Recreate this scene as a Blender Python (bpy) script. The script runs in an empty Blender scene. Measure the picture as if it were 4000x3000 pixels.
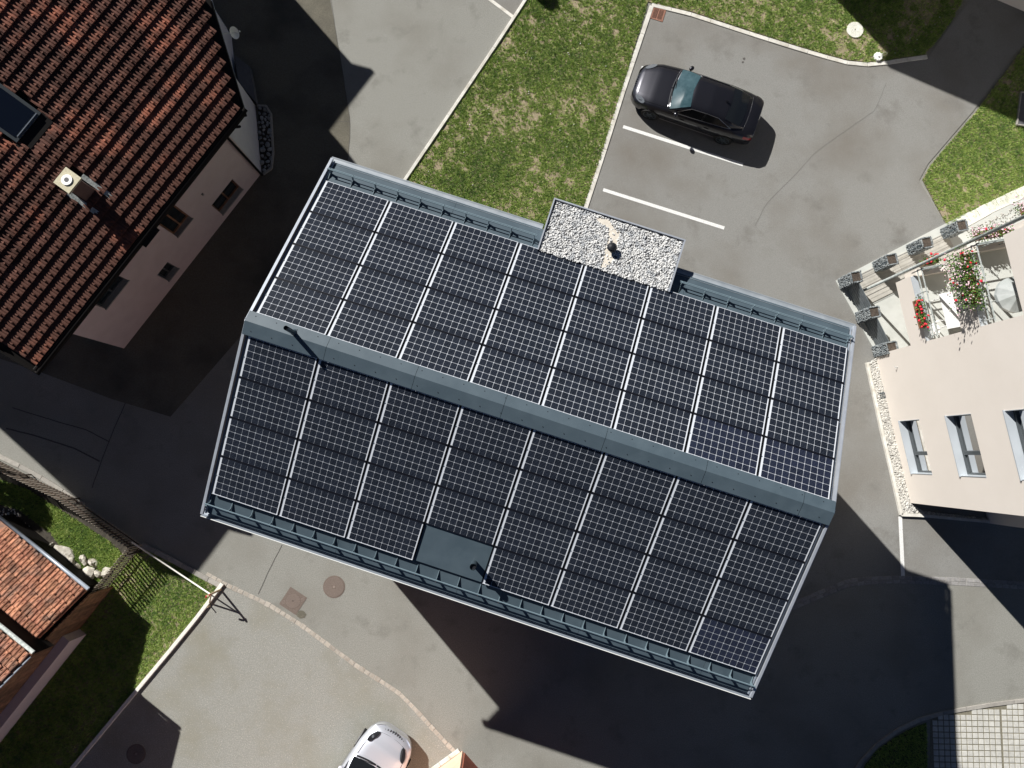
import bpy, math, random
import numpy as np
from mathutils import Vector, Matrix
random.seed(7); rng = np.random.default_rng(7)
R = math.radians
scene = bpy.context.scene
COL = scene.collection

# ---------------------------------------------------------------- camera, sky, sun, exposure
CAMH = 25.5
FPX = 2773.0
W = np.array([[0.9999414780739923, -0.0010863805610689164, -0.01076383781353072],
              [0.0, 0.9949452802027737, -0.10041857100269796],
              [0.010818522412948183, 0.10041269431451595, 0.9948870540887041]])
cam = bpy.data.cameras.new('camera'); cam_o = bpy.data.objects.new('camera', cam); COL.objects.link(cam_o)
cam.sensor_fit = 'HORIZONTAL'; cam.sensor_width = 36.0; cam.lens = 36.0 * FPX / 4000.0
cam.clip_start = 0.1; cam.clip_end = 2000
mw = Matrix([list(W[0]) + [0], list(W[1]) + [0], list(W[2]) + [CAMH], [0, 0, 0, 1]])
cam_o.matrix_world = mw
scene.camera = cam_o

SUNV = np.array([0.874, -1.009, -1.0]); SUNV = SUNV / np.linalg.norm(SUNV)     # way the light travels
world = bpy.data.worlds.new("World"); scene.world = world; world.use_nodes = True
nt = world.node_tree
bg = nt.nodes['Background']; sky = nt.nodes.new('ShaderNodeTexSky'); sky.sky_type = 'NISHITA'
sky.sun_disc = False; sky.altitude = 1500; sky.air_density = 0.3; sky.dust_density = 0.2; sky.ozone_density = 1.0
sky.sun_elevation = math.asin(-SUNV[2]); sky.sun_rotation = math.atan2(-SUNV[0], -SUNV[1])
nt.links.new(sky.outputs[0], bg.inputs[0]); bg.inputs[1].default_value = 0.05
sun = bpy.data.lights.new('sun', 'SUN'); sun.energy = 5.0; sun.angle = R(0.53); sun.color = (1.0, 0.975, 0.94)
sun_o = bpy.data.objects.new('sun', sun); COL.objects.link(sun_o)
sun_o.rotation_euler = Vector(SUNV).to_track_quat('-Z', 'Y').to_euler(); sun_o.location = (-20, 25, 40)
vs = scene.view_settings
vs.view_transform = 'Standard'; vs.look = 'None'; vs.gamma = 1.0; vs.use_curve_mapping = False; vs.exposure = 0.48

# ---------------------------------------------------------------- placing: a photograph point taken to a known height or plane
CAM = np.array([0, 0, CAMH])
def ray(px, py): return W @ np.array([(px - 2000) / FPX, -(py - 1500) / FPX, -1.0])
def G(px, py, z=0.0):
    d = ray(px, py); k = (z - CAMH) / d[2]; return CAM + d * k
def onplane(px, py, P0, n):
    d = ray(px, py); return CAM + d * ((n @ (P0 - CAM)) / (n @ d))
def imgpx(P):
    c = (np.asarray(P, float) - CAM) @ W; return 2000 + FPX * c[..., 0] / -c[..., 2], 1500 - FPX * c[..., 1] / -c[..., 2]

# ---------------------------------------------------------------- materials
def mat(name, c1, c2=None, scale=3.0, rough=0.8, metal=0.0, bump=0.0, bscale=60.0, spec=0.5, c3=None, s3=0.5, speck=None,
        speckscale=90, rnd=0.0, coord='world', stretch=None, lo=0.35, hi=0.65, coat=0.0, stain=None):
    m = bpy.data.materials.new(name); m.use_nodes = True; n = m.node_tree; L = n.links
    b = n.nodes['Principled BSDF']
    b.inputs['Roughness'].default_value = rough; b.inputs['Metallic'].default_value = metal
    b.inputs['Specular IOR Level'].default_value = spec
    b.inputs['Coat Weight'].default_value = coat
    if coord == 'world':
        g = n.nodes.new('ShaderNodeNewGeometry'); vec = g.outputs['Position']
    else:
        g = n.nodes.new('ShaderNodeTexCoord'); vec = g.outputs['Object']
    if stretch:
        mp = n.nodes.new('ShaderNodeMapping'); mp.inputs['Scale'].default_value = stretch; L.new(vec, mp.inputs['Vector'])
        if len(stretch) == 3: vec = mp.outputs[0]
    def noise(sc, det=6, ro=0.6):
        t = n.nodes.new('ShaderNodeTexNoise'); t.inputs['Scale'].default_value = sc; t.inputs['Detail'].default_value = det
        t.inputs['Roughness'].default_value = ro; L.new(vec, t.inputs['Vector']); return t.outputs['Fac']
    def ramp(f, a, bb):
        r = n.nodes.new('ShaderNodeMapRange'); r.inputs[1].default_value = a; r.inputs[2].default_value = bb; L.new(f, r.inputs[0]); return r.outputs[0]
    def mix(f, A, B):
        x = n.nodes.new('ShaderNodeMix'); x.data_type = 'RGBA'
        if isinstance(f, float): x.inputs[0].default_value = f
        else: L.new(f, x.inputs[0])
        for i, v in ((6, A), (7, B)):
            if isinstance(v, tuple): x.inputs[i].default_value = (*v, 1)
            else: L.new(v, x.inputs[i])
        return x.outputs[2]
    col = c1
    if c2: col = mix(ramp(noise(scale), lo, hi), c1, c2)
    if c3: col = mix(ramp(noise(s3, 4, 0.55), 0.45, 0.7), col, c3)
    if stain: col = mix(ramp(noise(stain[1], 5, .65), .56, .74), col, stain[0])
    if speck: col = mix(ramp(noise(speckscale, 2, 0.5), 0.62, 0.72), col, speck)
    if rnd:
        oi = n.nodes.new('ShaderNodeObjectInfo'); hs = n.nodes.new('ShaderNodeHueSaturation')
        r = n.nodes.new('ShaderNodeMapRange'); r.inputs[3].default_value = 1 - rnd; r.inputs[4].default_value = 1 + rnd
        L.new(oi.outputs['Random'], r.inputs[0]); L.new(r.outputs[0], hs.inputs['Value'])
        if isinstance(col, tuple): hs.inputs['Color'].default_value = (*col, 1)
        else: L.new(col, hs.inputs['Color'])
        col = hs.outputs[0]
    if isinstance(col, tuple): b.inputs['Base Color'].default_value = (*col, 1)
    else: L.new(col, b.inputs['Base Color'])
    if bump:
        bp = n.nodes.new('ShaderNodeBump'); bp.inputs['Strength'].default_value = bump; bp.inputs['Distance'].default_value = 0.02
        L.new(noise(bscale, 4, 0.6), bp.inputs['Height']); L.new(bp.outputs[0], b.inputs['Normal'])
    return m
def attr_mat(name, ramp_cols, rough=0.7, spec=0.3, trans=0.0):
    m = bpy.data.materials.new(name); m.use_nodes = True; n = m.node_tree; b = n.nodes['Principled BSDF']
    a = n.nodes.new('ShaderNodeAttribute'); a.attribute_name = 'tone'
    r = n.nodes.new('ShaderNodeValToRGB'); el = r.color_ramp.elements
    el[0].position = 0; el[0].color = (*ramp_cols[0], 1); el[1].position = 1; el[1].color = (*ramp_cols[-1], 1)
    for i, c in enumerate(ramp_cols[1:-1]):
        e = el.new((i + 1) / (len(ramp_cols) - 1)); e.color = (*c, 1)
    n.links.new(a.outputs['Fac'], r.inputs[0]); n.links.new(r.outputs[0], b.inputs['Base Color'])
    b.inputs['Roughness'].default_value = rough; b.inputs['Specular IOR Level'].default_value = spec
    return m
M = {}
M['road'] = mat('road_asphalt', (.20, .198, .176), (.32, .316, .285), 34, .9, bump=.5, bscale=60, c3=(.215, .207, .18), s3=.35, speck=(.40, .39, .355), speckscale=42, spec=.2, stain=((.195, .19, .168), 1.1))
M['court'] = mat('court_asphalt', (.21, .209, .187), (.37, .367, .335), 34, .9, bump=.6, bscale=50, c3=(.25, .24, .195), s3=.5, speck=(.46, .43, .36), speckscale=34, spec=.2, stain=((.25, .245, .21), .9), lo=.3, hi=.7)
M['park'] = mat('parking_asphalt', (.195, .193, .180), (.285, .282, .264), 38, .9, bump=.4, bscale=60, c3=(.185, .172, .15), s3=.28, speck=(.30, .29, .27), speckscale=45, spec=.2, stain=((.175, .168, .152), .8))
M['old'] = mat('old_asphalt', (.125, .115, .088), (.165, .153, .12), 18, .92, bump=.5, bscale=110, c3=(.085, .08, .065), s3=.5, speck=(.2, .19, .16), speckscale=75, spec=.2)
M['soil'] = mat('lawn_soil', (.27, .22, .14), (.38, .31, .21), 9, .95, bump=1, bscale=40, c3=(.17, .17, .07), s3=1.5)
M['dirt_shade'] = mat('dark_soil_and_shade', (.035, .03, .022), (.07, .06, .045), 9, .95, bump=1, bscale=40)  # real dark earth, and the painted shade on the bank by the fence
M['grass'] = attr_mat('grass_blades', [(.07, .14, .035), (.20, .315, .06), (.37, .47, .11), (.52, .55, .21), (.70, .64, .42)])
M['leaf'] = attr_mat('shrub_leaves', [(.03, .07, .015), (.08, .16, .03), (.16, .27, .05)])
M['kerb'] = mat('kerb_concrete', (.62, .60, .54), (.72, .70, .64), 8, .85, bump=.3, c3=(.5, .47, .4), s3=2.5, rnd=.06)
M['kerbgrey'] = mat('grey_kerb_concrete', (.30, .28, .25), (.38, .36, .32), 8, .9, bump=.4, rnd=.12)
M['cobble'] = mat('sandstone_cobble', (.34, .30, .25), (.44, .40, .345), 12, .85, bump=.5, rnd=.16)
M['granite'] = mat('granite_cobble', (.24, .23, .22), (.32, .31, .30), 14, .85, bump=.5, rnd=.18)
M['paver'] = mat('paver_concrete', (.46, .45, .41), (.58, .57, .52), 10, .85, bump=.3, rnd=.07)
M['joint'] = mat('paver_joint_earth', (.15, .14, .10), (.22, .20, .15), 15, .95)
M['paint'] = mat('white_road_paint', (.80, .80, .78), (.70, .70, .67), 20, .6, bump=.1, speck=(.36, .35, .33), speckscale=38)
M['line'] = mat('seam_tar', (.07, .065, .06), (.11, .10, .09), 20, .8)
M['seam'] = mat('faint_seam', (.135, .128, .114), (.185, .178, .162), 20, .9)
M['metal'] = mat('slate_grey_metal', (.060, .086, .104), (.072, .100, .120), 1.2, .42, spec=.5, bump=.05, bscale=4, c3=(.080, .110, .130), s3=2.2)
M['metald'] = mat('dark_grey_metal', (.045, .065, .078), None, rough=.4)
M['zinc'] = mat('zinc_gutter', (.27, .31, .36), (.34, .38, .43), 3, .42, metal=.25)
M['guttl'] = mat('light_gutter', (.27, .30, .325), (.34, .37, .395), 3, .5, metal=.1)
M['verge'] = mat('silver_verge', (.40, .43, .48), (.48, .51, .55), 4, .38, metal=.3)
M['rail'] = mat('snow_guard_metal', (.16, .22, .25), None, rough=.4)
M['black'] = mat('black_plastic', (.012, .013, .016), None, rough=.4)
M['under'] = mat('gap_and_frame_black', (.010, .011, .013), None, rough=.9, spec=.1)  # black frames, and the painted shade in the panel gaps
def cell_mat(name, c, rough=.22):
    m = mat(name, c, None, rough=rough, spec=.5, rnd=.25, coord='obj')
    n = m.node_tree; b = n.nodes['Principled BSDF']
    tc = n.nodes.new('ShaderNodeTexCoord'); sp = n.nodes.new('ShaderNodeSeparateXYZ'); n.links.new(tc.outputs['Object'], sp.inputs[0])
    mu = n.nodes.new('ShaderNodeMath'); mu.operation = 'MULTIPLY'; mu.inputs[1].default_value = 2 * math.pi / .0312; n.links.new(sp.outputs['Y'], mu.inputs[0])
    co = n.nodes.new('ShaderNodeMath'); co.operation = 'COSINE'; n.links.new(mu.outputs[0], co.inputs[0])
    gt = n.nodes.new('ShaderNodeMath'); gt.operation = 'GREATER_THAN'; gt.inputs[1].default_value = .90; n.links.new(co.outputs[0], gt.inputs[0])
    mx = n.nodes.new('ShaderNodeMix'); mx.data_type = 'RGBA'; n.links.new(gt.outputs[0], mx.inputs[0])
    src = b.inputs['Base Color'].links[0].from_socket; n.links.new(src, mx.inputs[6]); mx.inputs[7].default_value = (.07, .085, .11, 1)
    n.links.new(mx.outputs[2], b.inputs['Base Color'])
    return m
M['cell'] = cell_mat('silicon_cell', (.0075, .0095, .0155))
M['cellblue'] = cell_mat('blue_silicon_cell', (.009, .0115, .026))
M['sheet'] = mat('white_backsheet', (.61, .64, .68), None, rough=.35)
M['gravel'] = mat('roof_gravel', (.55, .55, .54), (.78, .77, .74), 12, .8, c3=(.34, .36, .38), s3=9, spec=.3)
M['gravelb'] = mat('gravel_bed', (.20, .20, .20), (.32, .31, .30), 30, .95)
M['peb'] = mat('pale_pebbles', (.46, .445, .40), (.66, .64, .59), 14, .8, c3=(.32, .31, .285), s3=9)
M['fleece'] = mat('beige_fleece', (.62, .56, .47), (.72, .67, .58), 8, .9, bump=.4, bscale=14)
M['render_w'] = mat('dark_low_bounce_wall', (.055, .042, .034), (.085, .066, .052), 3, .9)  # hidden walls of unknown colour, made dark to cut bounce light into the shadows
M['celledge'] = mat('panel_edge_black', (.010, .011, .016), None, rough=.3)
M['mauve'] = mat('mauve_render', (.68, .56, .535), (.73, .61, .585), 2, .9, bump=.15, bscale=30)
M['palewall'] = mat('pale_render', (.60, .58, .60), (.66, .64, .65), 2, .9)
M['tile'] = mat('clay_tile', (.098, .042, .029), (.29, .105, .064), .62, .8, c3=(.12, .055, .04), s3=2.3, lo=.53, hi=.62, rnd=.34, bump=.4, bscale=40, spec=.25)
M['tileb'] = mat('old_clay_tile', (.27, .115, .075), (.46, .22, .13), 3, .85, c3=(.17, .11, .085), s3=2, rnd=.38, bump=.5, bscale=40, spec=.2)
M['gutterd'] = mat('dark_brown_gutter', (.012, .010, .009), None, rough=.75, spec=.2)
M['wood'] = mat('brown_wood', (.16, .08, .042), (.30, .155, .085), 5, .8, bump=.4, bscale=30, rnd=.3)
M['picket'] = mat('picket_wood', (.28, .235, .19), (.40, .345, .285), 12, .8, rnd=.15)
M['picketd'] = mat('dark_rail_wood', (.05, .035, .026), (.09, .065, .045), 12, .85, rnd=.15)
M['cream'] = mat('cream_render', (.77, .705, .63), (.80, .735, .66), .8, .92, bump=.08, bscale=60)
M['alu'] = mat('window_alu', (.50, .54, .57), None, rough=.35, metal=.2)
M['frame'] = mat('dark_window_frame', (.07, .08, .085), None, rough=.4)
M['curtain'] = mat('curtain_fabric', (.16, .18, .165), (.62, .68, .64), 3.5, .9, stretch=(1, 6, .4), lo=.42, hi=.58)
M['room'] = mat('room_interior', (.10, .09, .08), (.22, .19, .16), 2, .9)
M['rust'] = mat('rusty_iron', (.25, .115, .075), (.34, .17, .115), 30, .75, bump=.3)
M['rust2'] = mat('brown_iron', (.13, .10, .082), (.18, .14, .115), 30, .7, bump=.3)
M['rust3'] = mat('brown_iron_rib', (.25, .20, .17), None, rough=.6)
M['white'] = mat('white_plastic', (.80, .80, .76), None, rough=.5)
M['conc'] = mat('pale_concrete', (.72, .70, .63), (.80, .78, .71), 12, .85, bump=.3)
M['chcap'] = mat('chimney_slab', (.46, .42, .28), (.58, .54, .40), 25, .9, bump=.5, bscale=50)
M['chim'] = mat('chimney_sheet', (.12, .075, .06), (.17, .11, .09), 5, .6)
M['lead'] = mat('lead_flashing', (.26, .30, .28), (.50, .52, .50), 14, .6, bump=.6, bscale=16)
M['rock'] = mat('white_limestone', (.48, .45, .38), (.66, .62, .54), 5, .9, bump=1, bscale=20, c3=(.25, .22, .17), s3=7)
M['stone'] = mat('grey_river_stone', (.16, .17, .18), (.32, .33, .33), 5, .8, bump=.5, bscale=20, rnd=.4)
M['gabion'] = mat('gabion_stone', (.08, .10, .115), (.40, .42, .41), 16, .8, c3=(.10, .12, .13), s3=11)
M['slat'] = mat('grey_wood_slat', (.40, .38, .33), (.48, .46, .41), 6, .8, rnd=.08)
M['slatd'] = mat('dark_metal_slat', (.12, .14, .15), (.16, .18, .19), 6, .5, rnd=.08)
M['terrace'] = mat('terrace_tile', (.50, .51, .47), (.58, .59, .55), 1.5, .7)
M['glass'] = mat('dark_window_glass', (.02, .028, .032), None, rough=.06, spec=.8)
M['skyglass'] = mat('roof_window_glass', (.008, .012, .022), None, rough=.12, spec=.3)
M['red'] = mat('red_paint', (.65, .03, .025), None, rough=.45)
M['postw'] = mat('pine_post', (.48, .36, .22), (.56, .44, .29), 10, .8)
M['salmon'] = mat('salmon_render', (.82, .50, .36), (.86, .55, .41), 3, .9, bump=.1)
M['brickred'] = mat('brick_red_render', (.40, .12, .075), (.50, .17, .11), 6, .9, bump=.3)
M['petal'] = mat('red_petals', (.75, .02, .05), None, rough=.6)
M['petalp'] = mat('pink_petals', (.72, .42, .50), (.78, .62, .62), 20, .6)
M['umb'] = mat('grey_umbrella_cloth', (.32, .345, .33), (.40, .42, .41), 3, .8)
M['tablew'] = mat('white_table', (.85, .85, .84), None, rough=.4)
M['ped'] = mat('planter_soil', (.045, .035, .028), (.11, .085, .065), 20, .95, bump=1, bscale=40)
M['canopy'] = mat('porch_slab', (.10, .10, .105), (.13, .13, .135), 5, .8)
def clearglass(name):
    m = bpy.data.materials.new(name); m.use_nodes = True; n = m.node_tree; n.nodes.clear(); o = n.nodes.new('ShaderNodeOutputMaterial')
    mx = n.nodes.new('ShaderNodeMixShader'); g = n.nodes.new('ShaderNodeBsdfGlossy'); g.inputs['Roughness'].default_value = .03; t = n.nodes.new('ShaderNodeBsdfTransparent'); t.inputs[0].default_value = (.72, .80, .78, 1)
    f = n.nodes.new('ShaderNodeFresnel'); f.inputs[0].default_value = 1.9; n.links.new(f.outputs[0], mx.inputs[0]); n.links.new(t.outputs[0], mx.inputs[1]); n.links.new(g.outputs[0], mx.inputs[2]); n.links.new(mx.outputs[0], o.inputs[0]); return m
M['paneclear'] = clearglass('clear_window_glass')
def paintm(name, c, metal, rough):
    m = mat(name, c, None, rough=rough, metal=metal, coat=1.0); m.node_tree.nodes['Principled BSDF'].inputs['Coat Roughness'].default_value = .12; return m
M['carblack'] = paintm('black_metallic_paint', (.020, .020, .026), .6, .36)
M['carsilver'] = paintm('silver_metallic_paint', (.72, .75, .82), .6, .40)
M['carglass'] = mat('car_glass', (.012, .014, .016), None, rough=.05, spec=.8)
M['windsh'] = mat('windscreen_glass', (.028, .06, .07), (.06, .105, .12), 3.0, rough=.06, spec=.9)
M['chrome'] = mat('chrome', (.55, .55, .56), None, rough=.3, metal=.9)
M['tyre'] = mat('tyre_rubber', (.012, .012, .012), None, rough=.8)
M['taill'] = mat('red_tail_light', (.35, .01, .02), None, rough=.2, coat=1)
M['headl'] = mat('headlight_glass', (.25, .27, .29), None, rough=.1, metal=.5, coat=1)

# ---------------------------------------------------------------- building helpers
def tag(o, label=None, cat=None, group=None, kind=None):
    if label: o['label'] = label
    if cat: o['category'] = cat
    if group: o['group'] = group
    if kind: o['kind'] = kind
    return o
def link(o, parent=None):
    COL.objects.link(o)
    if parent is not None:
        o.parent = parent
        if parent.type == 'EMPTY':
            o.matrix_parent_inverse = parent.matrix_basis.inverted()
    return o
def thing(name, label, cat, loc, rz=0.0, group=None):
    o = bpy.data.objects.new(name, None); o.empty_display_size = .2
    o.matrix_basis = Matrix.Translation(Vector(loc)) @ Matrix.Rotation(rz, 4, 'Z')
    COL.objects.link(o); return tag(o, label, cat, group)
def meshdata(name, verts, faces, mt, smooth=False, bevel=0):
    me = bpy.data.meshes.new(name); me.from_pydata([tuple(map(float, v)) for v in verts], [], faces)
    me.materials.append(mt)
    if smooth: me.polygons.foreach_set('use_smooth', [True] * len(me.polygons))
    me.update(); return me
def inst(name, me, mtx, parent):        # an instance whose mesh sits in its own space; mtx is its place in the world
    o = bpy.data.objects.new(name, me); o.matrix_basis = mtx; return link(o, parent)
class MB:
    def __init__(s, T=None): s.v = []; s.f = []; s.T = T
    def add(s, vs, fs):
        k = len(s.v)
        if s.T is not None: vs = [s.T(v) for v in vs]
        k = len(s.v); s.v += [tuple(map(float, v)) for v in vs]; s.f += [tuple(i + k for i in f) for f in fs]; return s
    def hexa(s, p):   # 8 points: bottom 4 then top 4
        return s.add(p, [(3, 2, 1, 0), (4, 5, 6, 7), (0, 1, 5, 4), (1, 2, 6, 5), (2, 3, 7, 6), (3, 0, 4, 7)])
    def box(s, c, size, rz=0, ax=None):
        c = np.array(c, float); hx, hy, hz = [x / 2 for x in size]
        if ax is None:
            ca, sa = math.cos(rz), math.sin(rz); ax = (np.array([ca, sa, 0]), np.array([-sa, ca, 0]), np.array([0, 0, 1.]))
        X, Y, Z = [np.array(a, float) for a in ax]
        return s.hexa([c + X * a * hx + Y * b * hy + Z * d * hz for d in (-1, 1) for a, b in ((-1, -1), (1, -1), (1, 1), (-1, 1))])
    def prism(s, poly, z0, z1, bottom=True):
        n = len(poly); A = sum(poly[i][0] * poly[(i + 1) % n][1] - poly[(i + 1) % n][0] * poly[i][1] for i in range(n))
        if A < 0: poly = poly[::-1]
        vs = [(p[0], p[1], z0) for p in poly] + [(p[0], p[1], z1) for p in poly]
        fs = [tuple(range(n, 2 * n))] + [(i, (i + 1) % n, n + (i + 1) % n, n + i) for i in range(n)]
        if bottom: fs.append(tuple(range(n))[::-1])
        return s.add(vs, fs)
    def tube(s, pts, r, n=8, caps=True):
        pts = [np.array(p, float) for p in pts]; rings = []
        rr = r if isinstance(r, (list, tuple)) else [r] * len(pts)
        for i, p in enumerate(pts):
            t = pts[min(i + 1, len(pts) - 1)] - pts[max(i - 1, 0)]; t /= np.linalg.norm(t)
            a = np.array([0, 0, 1.]) if abs(t[2]) < .9 else np.array([1., 0, 0])
            u = np.cross(t, a); u /= np.linalg.norm(u); w = np.cross(t, u)
            rings.append([p + rr[i] * (u * math.cos(2 * math.pi * k / n) + w * math.sin(2 * math.pi * k / n)) for k in range(n)])
        vs = [v for rg in rings for v in rg]; fs = []
        for i in range(len(pts) - 1):
            for k in range(n): fs.append((i * n + k, i * n + (k + 1) % n, (i + 1) * n + (k + 1) % n, (i + 1) * n + k))
        if caps: fs += [tuple(range(n)), tuple(range((len(pts) - 1) * n, len(pts) * n))[::-1]]
        return s.add(vs, fs)
    def quad(s, a, b, c, d): return s.add([a, b, c, d], [(0, 1, 2, 3)])
    def build(s, name, mt, parent=None, smooth=False, bevel=0.0, kind=None):
        me = meshdata(name, s.v, s.f, mt, smooth); o = bpy.data.objects.new(name, me); link(o, parent)
        if bevel:
            b = o.modifiers.new('bevel', 'BEVEL'); b.width = bevel; b.segments = 2; b.limit_method = 'ANGLE'
        if kind: o['kind'] = kind
        return o
def sheet(name, poly, z, mt, kind='structure', parent=None, thick=0.0):
    b = MB(); P = [(p[0], p[1]) for p in poly]
    b.prism(P, z - max(thick, .002), z, bottom=False); return b.build(name, mt, parent, kind=kind)
def gp(pts, z=0.0): return [G(x, y, z) for x, y in pts]
def inside(P, poly):
    x, y = P[:, 0], P[:, 1]; n = len(poly); r = np.zeros(len(P), bool); j = n - 1
    for i in range(n):
        xi, yi = poly[i][:2]; xj, yj = poly[j][:2]
        c = ((yi > y) != (yj > y)) & (x < (xj - xi) * (y - yi) / (yj - yi + 1e-12) + xi); r ^= c; j = i
    return r
_ph = rng.uniform(0, 6.28, (40, 3))
def vnoise(x, y, s, seed=0):
    r = np.zeros_like(x)
    for k in range(8):
        a = _ph[(k + seed * 5) % 40]; th = a[0] * 3.1 + k * 2.4
        r += np.sin((x * math.cos(th) + y * math.sin(th)) * s * (0.7 + .13 * k) + a[1] + 1.3 * np.sin((x * math.sin(th) - y * math.cos(th)) * s * .6 + a[2]))
    return r / 4
def rand_in(poly, n):
    P = np.array([p[:2] for p in poly]); lo = P.min(0); hi = P.max(0)
    q = rng.uniform(lo, hi, (int(n), 2)); return q[inside(q, P)]
def big_mesh(name, V, F3, mt, parent=None, tone=None, kind='stuff', smooth=False):
    me = bpy.data.meshes.new(name); nv = len(V); nf = len(F3); k = F3.shape[1]
    me.vertices.add(nv); me.vertices.foreach_set('co', V.astype(np.float32).ravel())
    me.loops.add(nf * k); me.loops.foreach_set('vertex_index', F3.astype(np.int32).ravel())
    me.polygons.add(nf); me.polygons.foreach_set('loop_start', (np.arange(nf) * k).astype(np.int32))
    me.update(calc_edges=True); me.validate()
    if tone is not None:
        a = me.attributes.new('tone', 'FLOAT', 'POINT'); a.data.foreach_set('value', tone.astype(np.float32))
    me.materials.append(mt)
    if smooth: me.polygons.foreach_set('use_smooth', [True] * len(me.polygons))
    o = bpy.data.objects.new(name, me); link(o, parent)
    if kind: o['kind'] = kind
    return o
def blades(name, poly, z, dens, holes=(), dry=.5, size=.055, per=4, mt='grass', bare=.55):
    P = np.array([p[:2] for p in poly]); lo = P.min(0); hi = P.max(0)
    q = rand_in(poly, dens * (hi - lo)[0] * (hi - lo)[1])
    for h in holes: q = q[~inside(q, [p[:2] for p in h])]
    px, py = imgpx(np.c_[q, np.full(len(q), z)]); q = q[(px > -220) & (px < 4220) & (py > -220) & (py < 3220)]
    x, y = q[:, 0], q[:, 1]
    d = vnoise(x, y, 1.3, 1) * .45 + vnoise(x, y, 9, 2) * .45 + vnoise(x, y, 4, 5) * .2
    f = vnoise(x, y, 30, 3)
    m9 = vnoise(x, y, 62, 4); keep = ~((d + .45 * f > bare) & (m9 > -.6)) & ~(m9 + .5 * f > .55)
    q = q[keep]; d = d[keep]; f = f[keep]; n = len(q)
    base = np.repeat(np.c_[q, np.full(n, z)], per, 0); N = n * per
    base[:, :2] += rng.normal(0, .018, (N, 2))
    a = rng.uniform(0, 6.283, N); ln = size * rng.uniform(.6, 1.5, N); lean = rng.uniform(.25, 1.0, N)
    tip = base + np.c_[np.cos(a) * ln * lean, np.sin(a) * ln * lean, ln * np.sqrt(1.02 - lean ** 2 * .8)]
    w = rng.uniform(.005, .011, N); sx = -np.sin(a) * w; sy = np.cos(a) * w
    V = np.stack([base + np.c_[sx, sy, np.zeros(N)], base - np.c_[sx, sy, np.zeros(N)], tip], 1).reshape(-1, 3)
    t = np.clip(.34 + dry * .35 * np.repeat(d, per) + .16 * np.repeat(f, per) + rng.normal(0, .16, N), 0, 1)
    F = np.arange(3 * N).reshape(-1, 3)
    return V, F, np.repeat(t, 3)
def lawn(name, label, poly, z, dens=1500, holes=(), dry=.5, size=.055, bare=.55):
    V, F, t = blades(name, poly, z, dens, holes, dry, size, bare=bare)
    o = big_mesh(name, V, F, M['grass'], tone=t); return tag(o, label, 'grass')
def ico():
    t = (1 + 5 ** .5) / 2
    v = np.array([(-1, t, 0), (1, t, 0), (-1, -t, 0), (1, -t, 0), (0, -1, t), (0, 1, t), (0, -1, -t), (0, 1, -t), (t, 0, -1), (t, 0, 1), (-t, 0, -1), (-t, 0, 1)]) / math.hypot(1, t)
    f = np.array([(0, 11, 5), (0, 5, 1), (0, 1, 7), (0, 7, 10), (0, 10, 11), (1, 5, 9), (5, 11, 4), (11, 10, 2), (10, 7, 6), (7, 1, 8), (3, 9, 4), (3, 4, 2), (3, 2, 6), (3, 6, 8), (3, 8, 9), (4, 9, 5), (2, 4, 11), (6, 2, 10), (8, 6, 7), (9, 8, 1)])
    return v, f
IV, IF = ico()
def pebbles(name, pts, size, mt, parent=None, flat=.6, jitter=.35, smooth=False):
    n = len(pts); s = size * rng.uniform(1 - jitter, 1 + jitter, (n, 3)); s[:, 2] *= flat
    a = rng.uniform(0, 6.283, n); ca, sa = np.cos(a), np.sin(a)
    v = IV[None] * (1 + rng.normal(0, .12, (n, 12, 1))) * s[:, None]
    x = v[..., 0] * ca[:, None] - v[..., 1] * sa[:, None]; y = v[..., 0] * sa[:, None] + v[..., 1] * ca[:, None]
    V = np.stack([x, y, v[..., 2]], -1) + pts[:, None]
    F = IF[None] + 12 * np.arange(n)[:, None, None]
    return big_mesh(name, V.reshape(-1, 3), F.reshape(-1, 3), mt, parent, smooth=smooth)
def rockmesh(name, mt, seed, sub=2, flat=.6, amp=.22):
    r = np.random.default_rng(seed); V = [tuple(v) for v in IV]; F = [tuple(f) for f in IF]
    for _ in range(sub):
        cache = {}; nf = []
        def mid(a, b):
            k = (min(a, b), max(a, b))
            if k not in cache:
                p = np.array(V[a]) + np.array(V[b]); p /= np.linalg.norm(p); V.append(tuple(p)); cache[k] = len(V) - 1
            return cache[k]
        for a, b, c in F:
            ab, bc, ca = mid(a, b), mid(b, c), mid(c, a); nf += [(a, ab, ca), (b, bc, ab), (c, ca, bc), (ab, bc, ca)]
        F = nf
    V = np.array(V); D = r.normal(0, 1, (7, 3)); D /= np.linalg.norm(D, axis=1)[:, None]
    h = np.ones(len(V))
    for d in D: h -= amp * np.clip(V @ d - .45, 0, 1) * 1.6
    h += r.normal(0, .025, len(V)); V = V * h[:, None]; V[:, 2] *= flat
    return meshdata(name, V, F, mt)

# ---------------------------------------------------------------- ground, roads
b = MB(); b.add([(-300, -300, -.02), (300, -300, -.02), (300, 300, -.02), (-300, 300, -.02)], [(0, 1, 2, 3)])
b.build('ground', M['road'], kind='structure')
sheet('village_road', gp([(-900, 1000), (-900, 3900), (5200, 3900), (5200, 1500), (2700, 1500), (2700, -900), (900, -900), (700, 400)]), 0.0, M['road'])
sheet('parking_lot', gp([(2543, 30), (2700, 66), (2946, 146), (3090, 192), (3226, 232), (3312, 255), (3384, 262), (3452, 257), (3497, 248), (3619, 232), (3723, 81), (3830, -60), (4330, -60), (4000, 160),
                         (3803, 432), (3625, 640), (3590, 705), (3640, 790), (3694, 888), (4300, 700), (4300, 2300), (4000, 2288), (3720, 2272), (3500, 2265), (3315, 2278), (3035, 2390), (2600, 2300), (2000, 1500), (2280, 830)]), .004, M['park'])
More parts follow.
